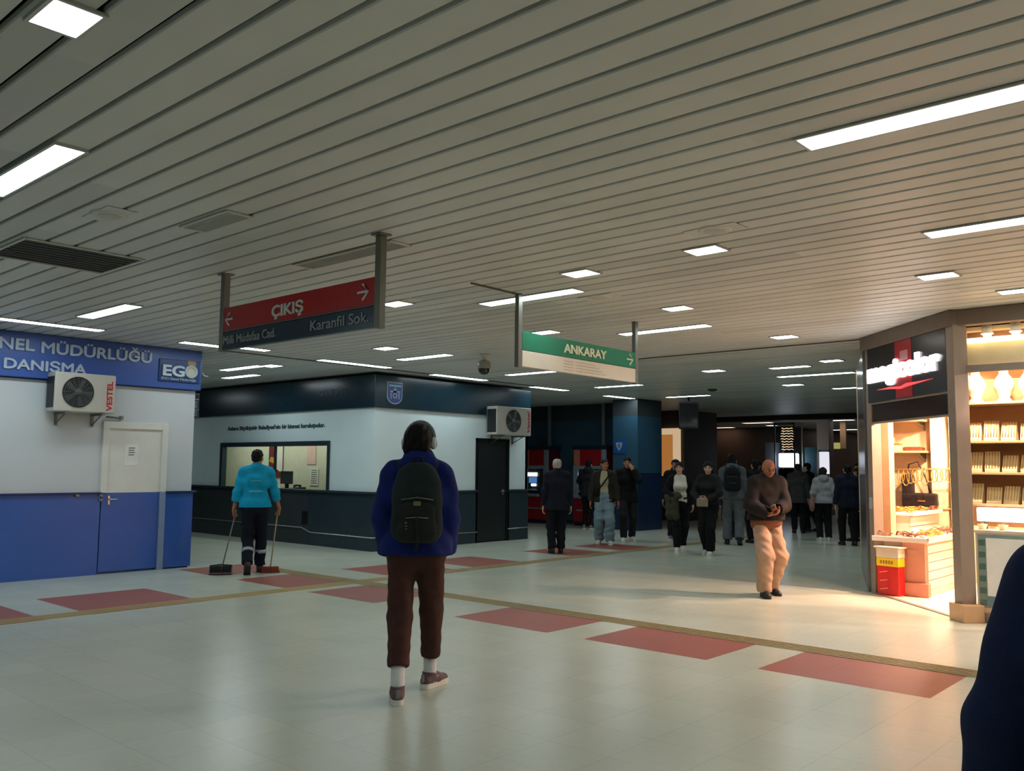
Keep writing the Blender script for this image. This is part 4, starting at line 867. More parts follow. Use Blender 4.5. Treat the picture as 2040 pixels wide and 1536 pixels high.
# ------------------------------------------------------------------ people: smooth implicit surfaces turned into meshes
def V3(*a): return np.array(a, dtype=np.float64)
class SDF:
    def __init__(s, lo, hi, h):
        s.lo = np.array(lo, float); s.h = h
        s.n = tuple(int(math.ceil((hi[i]-lo[i])/h))+1 for i in range(3))
        s.F = np.full(s.n, .06, np.float32)
        s.ax = [np.float32(s.lo[i])+np.arange(s.n[i], dtype=np.float32)*np.float32(h) for i in range(3)]
    def win(s, lo, hi):
        sl = []
        for i in range(3):
            a = max(0, int((lo[i]-s.lo[i])/s.h)); b = min(s.n[i], int((hi[i]-s.lo[i])/s.h)+2)
            if b <= a: return None
            sl.append(slice(a, b))
        return tuple(sl)
    def grid(s, sl, c):
        return (s.ax[0][sl[0]][:, None, None]-np.float32(c[0]), s.ax[1][sl[1]][None, :, None]-np.float32(c[1]), s.ax[2][sl[2]][None, None, :]-np.float32(c[2]))
    def comb(s, sl, d, k, sub=False):
        A = s.F[sl]
        if sub:
            d = -d
            if k > 0:
                hh = np.clip(.5-.5*(d-A)/-k if False else .5+.5*(d-A)/k, 0, 1); s.F[sl] = A+(d-A)*hh+k*hh*(1-hh)
            else: s.F[sl] = np.maximum(A, d)
        else:
            if k > 0:
                hh = np.clip(.5+.5*(A-d)/k, 0, 1); s.F[sl] = A+(d-A)*hh-k*hh*(1-hh)
            else: s.F[sl] = np.minimum(A, d)
    def cap(s, a, b, ra, rb, k=.02, flat=None, sub=False):
        a = np.array(a, float); b = np.array(b, float); m_ = max(ra, rb)+.06+k
        sl = s.win(np.minimum(a, b)-m_, np.maximum(a, b)+m_)
        if sl is None: return s
        X, Y, Z = s.grid(sl, a); ba = b-a
        if flat:
            ax, f_ = np.array(flat[0], float), 1/flat[1]-1
            dt = (X*ax[0]+Y*ax[1]+Z*ax[2])*f_; X = X+dt*ax[0]; Y = Y+dt*ax[1]; Z = Z+dt*ax[2]; ba = ba+ax*(ba@ax)*f_
        l2 = max(1e-9, float(ba@ba))
        t = np.clip((X*ba[0]+Y*ba[1]+Z*ba[2])/l2, 0, 1)
        d = np.sqrt((X-t*ba[0])**2+(Y-t*ba[1])**2+(Z-t*ba[2])**2)-(ra+t*(rb-ra))
        s.comb(sl, d.astype(np.float32), k, sub); return s
    def ell(s, c, r, R=None, k=.02, sub=False):
        m_ = max(r)+.05+k; c = np.array(c, float); sl = s.win(c-m_, c+m_)
        if sl is None: return s
        X, Y, Z = s.grid(sl, c)
        if R is not None:
            X, Y, Z = (X*R[0][0]+Y*R[1][0]+Z*R[2][0], X*R[0][1]+Y*R[1][1]+Z*R[2][1], X*R[0][2]+Y*R[1][2]+Z*R[2][2])
        k0 = np.sqrt((X/r[0])**2+(Y/r[1])**2+(Z/r[2])**2); k1 = np.sqrt((X/r[0]**2)**2+(Y/r[1]**2)**2+(Z/r[2]**2)**2)+1e-6
        s.comb(sl, (k0*(k0-1)/k1).astype(np.float32), k, sub); return s
    def plane(s, p, n, lo=None, hi=None):
        """remove what lies beyond the plane"""
        lo = s.lo-1 if lo is None else lo; hi = s.lo+np.array(s.n)*s.h+1 if hi is None else hi
        sl = s.win(lo, hi)
        if sl is None: return s
        X, Y, Z = s.grid(sl, p); n = np.array(n, float); n = n/np.linalg.norm(n)
        s.F[sl] = np.maximum(s.F[sl], (X*n[0]+Y*n[1]+Z*n[2]).astype(np.float32)); return s
    def fold(s, amp, f_=38., seed=0):
        r = np.random.RandomState(seed); X, Y, Z = s.grid((slice(None),)*3, (0, 0, 0))
        for i in range(3):
            d = r.normal(size=3)*np.array([.6, .6, 1.1]); d = d/np.linalg.norm(d)*f_*(1+.6*i); p = r.uniform(0, 6)
            s.F += (amp/(1+.7*i)*np.sin(X*d[0]+Y*d[1]+Z*d[2]+p+1.3*np.sin(Z*9+X*7+i))).astype(np.float32)
        return s
    def mesh(s, name, m_, parent):
        F = s.F; F[0] = F[-1] = .05; F[:, 0] = F[:, -1] = .05; F[:, :, 0] = F[:, :, -1] = .05
        I = F < 0; nx, ny, nz = s.n
        cs = [(a, b, c) for a in (0, 1) for b in (0, 1) for c in (0, 1)]
        cnt = np.zeros((nx-1, ny-1, nz-1), np.int8)
        for a, b, c in cs: cnt += I[a:nx-1+a, b:ny-1+b, c:nz-1+c]
        ci = np.argwhere((cnt > 0) & (cnt < 8)); M_ = len(ci)
        vid = np.full((nx-1, ny-1, nz-1), -1, np.int32); vid[ci[:, 0], ci[:, 1], ci[:, 2]] = np.arange(M_)
        fv = {c: F[ci[:, 0]+c[0], ci[:, 1]+c[1], ci[:, 2]+c[2]] for c in cs}
        P = np.zeros((M_, 3)); n_ = np.zeros(M_)
        for c in cs:
            for ax in range(3):
                if c[ax] == 0:
                    e = list(c); e[ax] = 1; e = tuple(e); fa, fb = fv[c], fv[e]; cr = (fa < 0) != (fb < 0)
                    t = np.where(cr, fa/np.where(fa == fb, 1, fa-fb), 0)
                    for q in range(3): P[:, q] += np.where(cr, c[q]+(t if q == ax else 0), 0)
                    n_ += cr
        P = (P/np.maximum(n_, 1)[:, None]+ci)*s.h+s.lo
        Q = []
        for ax in range(3):
            A = [slice(None)]*3; B = [slice(None)]*3; A[ax] = slice(0, -1); B[ax] = slice(1, None)
            cr = np.argwhere(I[tuple(A)] != I[tuple(B)]); o1, o2 = ((1, 2), (2, 0), (0, 1))[ax]
            cr = cr[(cr[:, o1] > 0) & (cr[:, o2] > 0) & (cr[:, o1] < s.n[o1]-1) & (cr[:, o2] < s.n[o2]-1)]
            ins = I[cr[:, 0], cr[:, 1], cr[:, 2]]
            def g(d1, d2):
                q = cr.copy(); q[:, o1] += d1; q[:, o2] += d2; return vid[q[:, 0], q[:, 1], q[:, 2]]
            quad = np.stack([g(-1, -1), g(0, -1), g(0, 0), g(-1, 0)], 1); quad[~ins] = quad[~ins][:, ::-1]; Q.append(quad)
        Q = np.concatenate(Q).astype(np.int32); Q = Q[(Q >= 0).all(1)]
        me = bpy.data.meshes.new(name); me.vertices.add(M_); me.vertices.foreach_set('co', P.ravel().astype(np.float32))
        me.loops.add(len(Q)*4); me.loops.foreach_set('vertex_index', Q.ravel())
        me.polygons.add(len(Q)); me.polygons.foreach_set('loop_start', np.arange(len(Q), dtype=np.int32)*4)
        me.polygons.foreach_set('use_smooth', np.ones(len(Q), bool)); me.update(calc_edges=True); me.materials.append(m_)
        o = bpy.data.objects.new(name, me); COL.objects.link(o)
        if parent is not None: o.parent = parent
        return o
def unit(v): v = np.array(v, float); return v/max(1e-9, np.linalg.norm(v))
def ik(a, c, l1, l2, pole):
    a = np.array(a, float); c = np.array(c, float); d = c-a; L_ = np.linalg.norm(d)
    if L_ > (l1+l2)*.998: c = a+d/L_*(l1+l2)*.998; d = c-a; L_ = np.linalg.norm(d)
    x = (l1*l1-l2*l2+L_*L_)/(2*L_); hgt = math.sqrt(max(0, l1*l1-x*x)); u = d/L_; p = np.array(pole, float); p = unit(p-u*(p@u))
    return a+u*x+p*hgt, c
def rotm(yaw=0, pitch=0, roll=0):
    return np.array(Matrix.Rotation(yaw, 3, 'Z') @ Matrix.Rotation(-pitch, 3, 'X') @ Matrix.Rotation(roll, 3, 'Y'))
SKINS = {}
def skin(name, col): return mat(name, col, rough=.55, spec=.35, var=.06, scale=14)
SK_L = skin('skin_light', (206, 160, 136)); SK_T = skin('skin_tan', (176, 118, 88)); SK_B = skin('skin_brown', (140, 88, 64))
HAIRB = mat('hair_black', (13, 11, 11), rough=.65, spec=.25, var=.3, scale=60, bump=.6, bscale=160); HAIRD = mat('hair_dark_brown', (30, 21, 17), rough=.6, spec=.3, var=.3, scale=60, bump=.6, bscale=160)
HAIRG = mat('hair_grey', (172, 166, 158), rough=.6, var=.2, scale=60, bump=.5, bscale=160)
EYE_W = mat('eye_white', (225, 222, 215), rough=.2, var=0); EYE_D = mat('eye_iris', (40, 26, 18), rough=.15, var=0); LIP = mat('lips', (150, 82, 74), rough=.45, var=.05)
SOLEW = mat('sole_white', (224, 222, 214), rough=.6, var=.04); SOLED = mat('sole_dark', (40, 36, 34), rough=.7, var=.06)
class P: pass
def person(label, loc, rz, H=1.75, h=.009, feet=((-.1, 0, 0, .15, 0), (.1, 0, 0, -.15, 0)), hands=None, elbow=None, lean=.03, head=(0, 0, 0), sk=SK_L, hair='short', hm=HAIRB, sw=.178,
           top=None, inner=None, trousers=None, shoes=None, curl=.35, hand_dir=None, palm=None, drop=.0, belly=0., female=False, socks=None, cat='person', group=None, seed=1):
    J = P(); s = H/1.75
    root = thing('person', label, cat, (loc[0], loc[1], .001), rz, group); root.scale = (s, s, s); J.root = root; J.s = s; J.loc = loc; J.rz = rz
    up = V3(0, math.sin(lean), math.cos(lean)); fw = V3(0, math.cos(lean), -math.sin(lean)); X = V3(1, 0, 0)
    pel = V3(0, 0, .95-drop); J.pel = pel; J.up = up; J.fw = fw
    waist = pel+up*.13; chest = pel+up*.33; neck = pel+up*.53+fw*.0; J.chest = chest; J.neck = neck
    Rh = rotm(*head); J.Rh = Rh; C = neck+up*.045+Rh @ V3(0, .018, .095); J.C = C
    J.sh = [pel+up*.458-X*sw, pel+up*.458+X*sw]; J.hip = [pel+V3(-.088, 0, -.03), pel+V3(.088, 0, -.03)]
    # feet
    J.ank = []; J.knee = []; J.ff = []
    for i in range(2):
        fx, fy, lift, yw, air = feet[i]; t = V3(-math.sin(yw), math.cos(yw), 0); r_ = V3(math.cos(yw), math.sin(yw), 0); ph = math.asin(min(.95, lift/.19))
        Bp = V3(fx, fy, air)+t*.13; tt = t*math.cos(ph)-V3(0, 0, 1)*math.sin(ph); uu = t*math.sin(ph)+V3(0, 0, 1)*math.cos(ph)
        fr = lambda a, b, c=0., Bp=Bp, tt=tt, uu=uu, r_=r_: Bp+tt*(a-.13)+uu*b+r_*c
        J.ff.append((fr, tt, uu, r_)); an = fr(0, .085); kn, an = ik(J.hip[i], an, .44, .43, unit(t*.8+V3(0, .5, 0))); J.ank.append(an); J.knee.append(kn)
    # arms
    hd = hands or [(-.255, .03, .86), (.255, .03, .86)]; J.el = []; J.wr = []
    for i in range(2):
        sg = -1 if i == 0 else 1; pole = (elbow[i] if elbow else (sg*.45, -1, -.1)); e, w_ = ik(J.sh[i], hd[i], .29, .255, pole); J.el.append(e); J.wr.append(w_)
    lo = np.min([C-.17, J.wr[0]-.22, J.wr[1]-.22, J.el[0]-.14, J.el[1]-.14, J.knee[0]-.14, J.knee[1]-.14, V3(-.3, -.22, -.02)]+[a-.12 for a in J.ank], axis=0); lo[2] = -.03
    hi = np.max([C+.2, J.wr[0]+.22, J.wr[1]+.22, J.el[0]+.14, J.el[1]+.14, J.knee[0]+.14, J.knee[1]+.14, V3(.3, .25, 1.7)]+[a+V3(.12, .2, .1) for a in J.ank], axis=0); J.lo = lo; J.hi = hi
    fl = (fw, .82)
    def torso(S, e, hipx=1., k=.05):
        S.cap(J.sh[0]+X*.05, J.sh[1]-X*.05, .052+e, .052+e, k, (fw, .95)); S.cap(chest-X*.07, chest+X*.07, .118+e, .118+e, k, fl)
        S.cap(waist-X*.055, waist+X*.055, .103+e, .103+e, k, (fw, .86)); S.cap(pel-X*.062*hipx-V3(0, 0, .02), pel+X*.062*hipx-V3(0, 0, .02), .115+e, .115+e, k, (fw, .88))
        for i in range(2): S.cap(neck-up*.015, J.sh[i]+X*(.02 if i == 0 else -.02), .046+e*.8, .046+e, .045)
        if belly: S.ell(waist+fw*(.05+belly*.5), (.12+e, .08+belly*.5+e, .13+e), k=.05)
        if female: S.cap(chest+fw*.085+X*.06-up*.02, chest+fw*.085-X*.06-up*.02, .055+e*.7, .055+e*.7, .05)
    def arms(S, e, k=.03, fe=None, cut=None):
        fe = e if fe is None else fe
        for i in range(2):
            S.cap(J.sh[i], J.el[i], .050+e, .043+e, k); S.cap(J.el[i], J.wr[i], .043+e, .030+fe, k)
    def legs(S, e, ke, ae, k=.03):
        for i in range(2): S.cap(J.hip[i], J.knee[i], .086+e, .056+ke, k); S.cap(J.knee[i], J.ank[i], .056+ke, .040+ae, k)
    # ---- body: one continuous skin surface with head, hands and feet
    S = SDF(lo, hi, h); torso(S, -.012); arms(S, -.006); legs(S, -.012, -.006, -.004)
    S.cap(neck-up*.03, C+Rh @ V3(0, -.012, -.06), .056, .05, .025)
    hp = lambda x, y, z: C+Rh @ V3(x, y, z)
    S.ell(hp(0, -.014, .022), (.074, .092, .086), Rh, .02); S.ell(hp(0, .026, -.035), (.058, .066, .082), Rh, .03); S.ell(hp(0, .058, -.098), (.026, .022, .02), Rh, .03)
    for sg in (-1, 1):
        S.ell(hp(sg*.045, .045, -.03), (.022, .024, .022), Rh, .02); S.ell(hp(sg*.031, .094, .004), (.017, .014, .011), Rh, .012, sub=True)
        S.cap(hp(sg*.012, .084, .026), hp(sg*.046, .072, .024), .008, .007, .012)
        S.ell(hp(sg*.076, -.01, -.008), (.009, .02, .031), Rh, .008)
    S.cap(hp(0, .088, .012), hp(0, .108, -.026), .009, .013, .012); S.ell(hp(.012, .098, -.03), (.009, .01, .008), None, .008); S.ell(hp(-.012, .098, -.03), (.009, .01, .008), None, .008)
    S.cap(hp(-.016, .086, -.062), hp(.016, .086, -.062), .007, .007, .01); S.cap(hp(-.02, .092, -.0655), hp(.02, .092, -.0655), .0025, .0025, .004, sub=True)
    J.hand = []
    for i in range(2):
        sg = -1 if i == 0 else 1; d = unit(J.wr[i]-J.el[i]) if not (hand_dir and hand_dir[i] is not None) else unit(hand_dir[i])
        n_ = V3(-sg, 0, 0) if not (palm and palm[i] is not None) else unit(palm[i]); n_ = unit(n_-d*(n_@d)); th = np.cross(n_, d) if i == 0 else np.cross(d, n_)
        w0 = J.wr[i]; Rp = np.stack([th, d, n_], 1); S.cap(w0-d*.03, w0+d*.02, .028, .026, .015, (n_, .75)); S.ell(w0+d*.052, (.041, .052, .017), Rp, .015)
        cu = curl[i] if isinstance(curl, (list, tuple)) else curl
        for q, (off, ln, rr) in enumerate([(.030, .073, .0088), (.010, .082, .009), (-.010, .076, .0088), (-.029, .060, .0078)]):
            p = w0+d*.092+th*off; a_ = cu*(.8+.12*q)
            for sgm, fr_ in enumerate((.44, .32, .24)):
                dd = d*math.cos(a_)+n_*math.sin(a_)+th*off*1.2*(1-min(1, a_)); dd = unit(dd); p2 = p+dd*ln*fr_; S.cap(p, p2, rr, rr*.92, .004); p = p2; a_ += cu*1.05
        p = w0+d*.028+th*.03; dd = unit(d*.72+th*.62+n_*.25); p2 = p+dd*.045; S.cap(p, p2, .0135, .011, .012); dd = unit(d*.9+th*.22+n_*(.2+cu*.35)); S.cap(p2, p2+dd*.032, .0108, .009, .006)
        J.hand.append((w0+d*.085+n_*.02, d, n_, th))
    for i in range(2):
        fr = J.ff[i][0]; S.cap(J.ank[i], fr(.0, .05), .036, .036, .02); S.cap(fr(-.02, .05), fr(.13, .04), .03, .028, .02)
    J.body = S.mesh('body', sk, root)
    # ---- face details
    E_ = MB()
    for sg in (-1, 1):
        c_ = hp(sg*.031, .0745, .004); Rm_ = Matrix(Rh.tolist()) @ Matrix.Rotation(-math.pi/2, 3, 'X')
        prof = [(.0115*math.sin(a*math.pi/10), .0115*math.cos(a*math.pi/10)) for a in range(11)]
        E_.lathe(prof[:4], c_, 12, 1, Rm_); E_.lathe(prof[3:], c_, 12, 0, Rm_)
    E_.build('eyes', [EYE_W, EYE_D], root)
    B_ = MB()
    for sg in (-1, 1): B_.tube([hp(sg*.014, .094, .026), hp(sg*.03, .091, .031), hp(sg*.047, .079, .026)], [.004, .005, .003], 6)
    B_.build('eyebrows', hm, root)
    L_ = MB(); L_.tube([hp(-.021, .084, -.064), hp(-.008, .0935, -.0605), hp(0, .0945, -.0615), hp(.008, .0935, -.0605), hp(.021, .084, -.064)], [.002, .004, .004, .004, .002], 6); L_.tube([hp(-.018, .085, -.068), hp(0, .0935, -.071), hp(.018, .085, -.068)], [.002, .0045, .002], 6); L_.build('lips', LIP, root)
    # ---- hair
    if hair:
        S = SDF(C-.2 if hair != 'long' else C-V3(.2, .22, .38), C+V3(.2, .2, .2), .006)
        S.ell(hp(0, -.017, .027), (.080, .098, .091), Rh, .01); S.ell(hp(0, -.045, -.03), (.062, .056, .075), Rh, .02)
        if hair == 'thick': S.ell(hp(0, -.03, .02), (.094, .102, .098), Rh, .02); S.cap(hp(-.05, -.07, -.05), hp(.05, -.07, -.05), .045, .045, .02)
        if hair == 'long':
            S.ell(hp(0, -.03, .02), (.09, .10, .096), Rh, .02)
            for x in (-.05, 0, .05): S.cap(hp(x, -.06, -.02), hp(x*1.2, -.09, -.27), .05, .035, .03)
            for sg in (-1, 1): S.cap(hp(sg*.07, -.01, .0), hp(sg*.075, -.02, -.2), .028, .02, .02)
        if hair == 'bun': S.ell(hp(0, -.12, .05), (.045, .045, .045), Rh, .02)
        S.ell(hp(0, .092, -.05), (.074, .085, .098), Rh, .012, sub=True)
        if hair == 'fringe': S.ell(hp(0, .01, .115), (.062, .085, .045), Rh, .01, sub=True)
        if hair not in ('long',): S.plane(hp(0, -.05, -.062 if hair != 'thick' else -.10), Rh @ V3(0, .25, -1))
        for sg in (-1, 1):
            S.ell(hp(sg*.083, .0, -.012), (.018, .026, .034), Rh, .006, sub=True)
        S.fold(.003, 120, seed); S.mesh('hair', hm, root)
    # ---- clothing
    if trousers:
        t = dict(e=.012, ke=.02, ae=.02, hem=.09, waist=.10); t.update(trousers)
        S = SDF(lo, hi, h); S.cap(pel-X*.062-V3(0, 0, .02), pel+X*.062-V3(0, 0, .02), .118+t['e'], .118+t['e'], .05, (fw, .88)); S.cap(waist-X*.055, waist+X*.055, .106+t['e']*.5, .106+t['e']*.5, .05, (fw, .86)); legs(S, t['e'], t['ke'], t['ae'], .035)
        S.fold(t.get('fold', .004), t.get('ff', 30), seed+3); S.plane(pel+up*t['waist'], up)
        for i in range(2):
            ax_ = unit(J.ank[i]-J.knee[i]); S.plane(J.ank[i]-ax_*(t['hem']-.085), ax_, np.minimum(J.ank[i], J.ank[i])-V3(.13, .13, .13), J.ank[i]+V3(.13, .13, .2))
        S.mesh('trousers', t['m'], root)
        if t.get('bands'):
            for i in range(2):
                a_ = J.knee[i]+(J.ank[i]-J.knee[i])*.45; ax_ = unit(J.ank[i]-J.knee[i]); rr = .056+t['ke']+(t['ae']-t['ke']-.016)*.45+.004
                MB().tube([a_, a_+ax_*.05], [rr+.003, rr+.001], 20).build('reflective_band', t['bands'], root)
    if inner:
        t = dict(e=.010, hem=-.06); t.update(inner); S = SDF(lo, hi, h); torso(S, t['e']); S.fold(.002, 30, seed+5); S.plane(pel+V3(0, 0, t['hem']), (0, 0, -1)); S.plane(neck+up*.03, up+fw*.35); S.mesh('shirt', t['m'], root)
    if top:
        t = dict(e=.022, hem=-.06, sleeve=1., hood=False, collar=0., opened=0., flare=0., sl=None); t.update(top); e = t['e']; hz_ = pel[2]+t['hem']
        S = SDF(lo, hi, h); torso(S, e); hemc = V3(0, pel[1], hz_+.02); S.cap(hemc-X*.066, hemc+X*.066, .118+e+t['flare'], .118+e+t['flare'], .06, (fw, .86))
        arms(S, t['sl'] or e*.85, fe=(t['sl'] or e*.85)*1.05)
        if t['collar']: S.cap(neck-up*.01-fw*.01, neck+up*t['collar']-fw*.008, .07, .066, .02)
        if t['hood']:
            S.cap(neck+up*.035-fw*.02-X*.03, neck+up*.035-fw*.02+X*.03, .072, .072, .03); S.ell(neck-fw*.085-up*.01, (.115, .06, .085), None, .03); S.cap(neck+fw*.05-X*.05+up*.0, neck+fw*.05+X*.05, .035, .035, .03)
        S.fold(t.get('fold', .004), t.get('ff', 26), seed+9); S.plane((0, 0, hz_), (0, 0, -1), lo=V3(-.2, -.3, -1) if t['hem'] < -.02 else None, hi=V3(.2, .3, hz_+.02) if t['hem'] < -.02 else None) if False else None
        # hem: cut only the torso column, not the sleeves
        bx_ = .118+.066+e+t['flare']+.02; lo_c = V3(-bx_, -.4, -1); hi_c = V3(bx_, .4, hz_+.03); sl_ = S.win(lo_c, hi_c)
        Xg, Yg, Zg = S.grid(sl_, (0, 0, hz_)); arm = None; S2 = SDF(lo, hi, h); arms(S2, t['sl'] or e*.85, fe=(t['sl'] or e*.85)*1.05)
        S.F[sl_] = np.where(S2.F[sl_] > .004, np.maximum(S.F[sl_], -Zg), S.F[sl_])
        for i in range(2):
            ax_ = unit(J.wr[i]-J.el[i])
            if t['sleeve'] >= .5:
                pc = J.el[i]+(J.wr[i]-J.el[i])*(t['sleeve']); q_ = .12; cl, ch = np.minimum(pc, J.wr[i])-q_, np.maximum(pc, J.wr[i])+q_
                sl_ = S.win(cl, ch)
                if sl_:
                    Xg, Yg, Zg = S.grid(sl_, pc); d_ = Xg*ax_[0]+Yg*ax_[1]+Zg*ax_[2]; S.F[sl_] = np.where(S2.F[sl_] < .02, np.maximum(S.F[sl_], d_), S.F[sl_])
            else:
                au = unit(J.el[i]-J.sh[i]); pc = J.sh[i]+(J.el[i]-J.sh[i])*(.5+t['sleeve']); S3 = SDF(lo, hi, h); S3.cap(J.el[i], J.wr[i], .06, .06, 0); S3.cap(pc, J.el[i], .07, .07, 0)
                Xg, Yg, Zg = S.grid((slice(None),)*3, pc); d_ = Xg*au[0]+Yg*au[1]+Zg*au[2]; S.F = np.where((S3.F < .02) & (S2.F < .02), np.maximum(S.F, d_), S.F)
        S.plane(neck+up*(.045+(t['collar'] or (.075 if t['hood'] else 0))), up+fw*.25)
        S.cap(neck-up*.0+fw*.01, neck+up*.16+fw*.03, .051, .054, .0, sub=True)
        if t['opened']:
            o_ = t['opened']; a_ = V3(0, .16, hz_-.1); b_ = V3(0, .14, neck[2]+.02); S.cap(a_, b_, o_, o_*.8, .01, sub=True)
        J.top = S.mesh(t.get('name', 'jacket'), t['m'], root)
    if socks:
        for i in range(2): MB().tube([J.ank[i]-unit(J.ank[i]-J.knee[i])*.16, J.ank[i]+V3(0, 0, .0), J.ff[i][0](.0, .05)], [.046, .043, .043], 18).build('sock', socks, root)
    if shoes:
        t = dict(sole=SOLEW, high=0., sc=1., patch=None, thick=.026); t.update(shoes)
        for i in range(2):
            fr, tt, uu, r_ = J.ff[i]; lo_ = fr(.06, .06)-.26; hi_ = fr(.06, .06)+.26; S = SDF(lo_, hi_, max(.006, h*.75)); fu = (uu, .8)
            S.cap(fr(-.045, .048), fr(.06, .052), .038, .04, .03); S.cap(fr(.06, .05), fr(.155, .032), .043, .04, .03, fu); S.cap(fr(.0, .06), fr(-.01, .105+t['high']), .043, .047, .02)
            S.plane(fr(0, .02), -uu); S.plane(fr(-.01, .105+t['high']), uu); S.cap(J.ank[i], J.ank[i]+uu*.1, .036, .036, 0, sub=True)
            so = S.mesh('shoe', t['m'], root); ol = []
            for a, w_ in [(-.088, .0), (-.086, .013), (-.079, .025), (-.066, .034), (-.045, .038), (-.01, .039), (.03, .039), (.07, .042), (.11, .047), (.14, .047), (.163, .042), (.18, .034), (.192, .022), (.198, .008)]: ol.append((a, w_))
            pts = ol+[(a, -w_) for a, w_ in ol[::-1] if w_ > 0]
            MB().prism([(q[0], q[1]) for q in pts], fr(0, 0), tt, r_, uu, t['thick']).build('sole', t['sole'], so)
            if t['patch']:
                q = MB(); q.rbox(-.011, .011, -.004, .004, -.022, .03, r=.003, R=Matrix((r_, tt, uu)).transposed(), c=fr(-.083, .066)); q.build('heel_tab', t['patch'], so)
                q = MB()
                for sg in (-1, 1): q.prism([(-.03, .035), (.02, .035), (.05, .075), (.02, .08)], fr(0, 0, sg*.039), tt, uu, r_*sg, .004)
                q.build('side_stripes', t['patch'], so)
            if t.get('laces'):
                q = MB()
                for k in range(4): q.tube([fr(.03+.022*k, .088-.011*k, -.022), fr(.034+.022*k, .098-.012*k, 0), fr(.03+.022*k, .088-.011*k, .022)], .003, 5)
                q.build('laces', t['laces'], so)
    return J
def worn(J, name, label, cat, base, group=None):
    """a thing carried by a person: its own top-level object, built in the person's coordinates"""
    c, s_ = math.cos(J.rz), math.sin(J.rz); b = np.array(base)*J.s
    o = thing(name, label, cat, (J.loc[0]+c*b[0]-s_*b[1], J.loc[1]+s_*b[0]+c*b[1], b[2]+.001), J.rz, group); o.scale = (J.s,)*3
    o['_b'] = [float(x) for x in base]; return o
def wfix(o):
    T = Matrix.Translation(-Vector(o['_b'])); del o['_b']
    for ch in o.children: ch.matrix_parent_inverse = T
    return o
def away(x, y): return math.atan2(-x, y)

# ------------------------------------------------------------------ the people of the photograph
def C_(n, c, **k): return cloth(n, c, **k)
JEANS = C_('jeans_light', (122, 146, 158)); BLACK = C_('cloth_black', (20, 20, 23)); BLACK2 = C_('cloth_charcoal', (34, 34, 38)); NAVYC = C_('cloth_navy', (22, 28, 44))
SHOEW = mat('shoe_white', (216, 212, 204), rough=.6, var=.06); SHOEB = mat('shoe_black', (24, 22, 22), rough=.5, var=.1)
# 1 man with headphones and backpack
x, y = -4.42, 4.0; rz = away(x, y)
J = person('man walking away in a navy hoodie and brown trousers, seen from behind', (x, y), rz, 1.79, .007,
    feet=((-.10, -.14, 0, .05, 0), (.105, .24, .0, -.6, 0)), hands=[(-.2, .12, .90), (.2, .14, .90)], elbow=[(-.5, -1, 0), (.5, -1, 0)], hand_dir=[(.3, 1, -.1), (-.3, 1, -.1)], head=(-.25, .12, 0), sk=SK_L, hair='thick', hm=HAIRB, sw=.165,
    top=dict(m=C_('hoodie_navy', (20, 36, 104)), e=.03, hem=-.055, hood=True, name='hoodie', sl=.024, flare=.012, fold=.005), trousers=dict(m=C_('trousers_brown', (74, 46, 40)), e=.012, ke=.02, ae=.02, hem=.215, fold=.003, ff=42),
    shoes=dict(m=mat('sneaker_maroon', (104, 80, 84), rough=.7, var=.2, scale=30), laces=SOLEW, patch=mat('sneaker_grey', (140, 134, 136), rough=.7), thick=.034), socks=mat('sock_white', (222, 222, 220), rough=.9, bump=.3, bscale=300), curl=.7, seed=11)
o = worn(J, 'headphones', 'grey over-ear headphones worn by the man in the navy hoodie', 'headphones', J.C+V3(0, 0, -.05))
hp = lambda a, b, c: J.C+J.Rh @ V3(a, b, c)
q = MB(); q.tube([hp(.098*math.cos(math.pi*i/14), -.0, .02+.115*math.sin(math.pi*i/14)) for i in range(15)], .009, 8, flat=1.6); q.build('headband', mat('headphone_grey', (120, 124, 128), rough=.35), o)
for sg in (-1, 1):
    R_ = Matrix(J.Rh.tolist()) @ Matrix.Rotation(sg*math.pi/2, 3, 'Y')
    q = MB(); q.lathe([(.0, -.004), (.036, -.004), (.042, .006), (.040, .022), (.026, .032), (.0, .033)], hp(sg*.083, 0, -.005), 20, 0, R_); q.build('ear_cup', mat('headphone_silver', (176, 182, 186), rough=.3), o)
wfix(o)
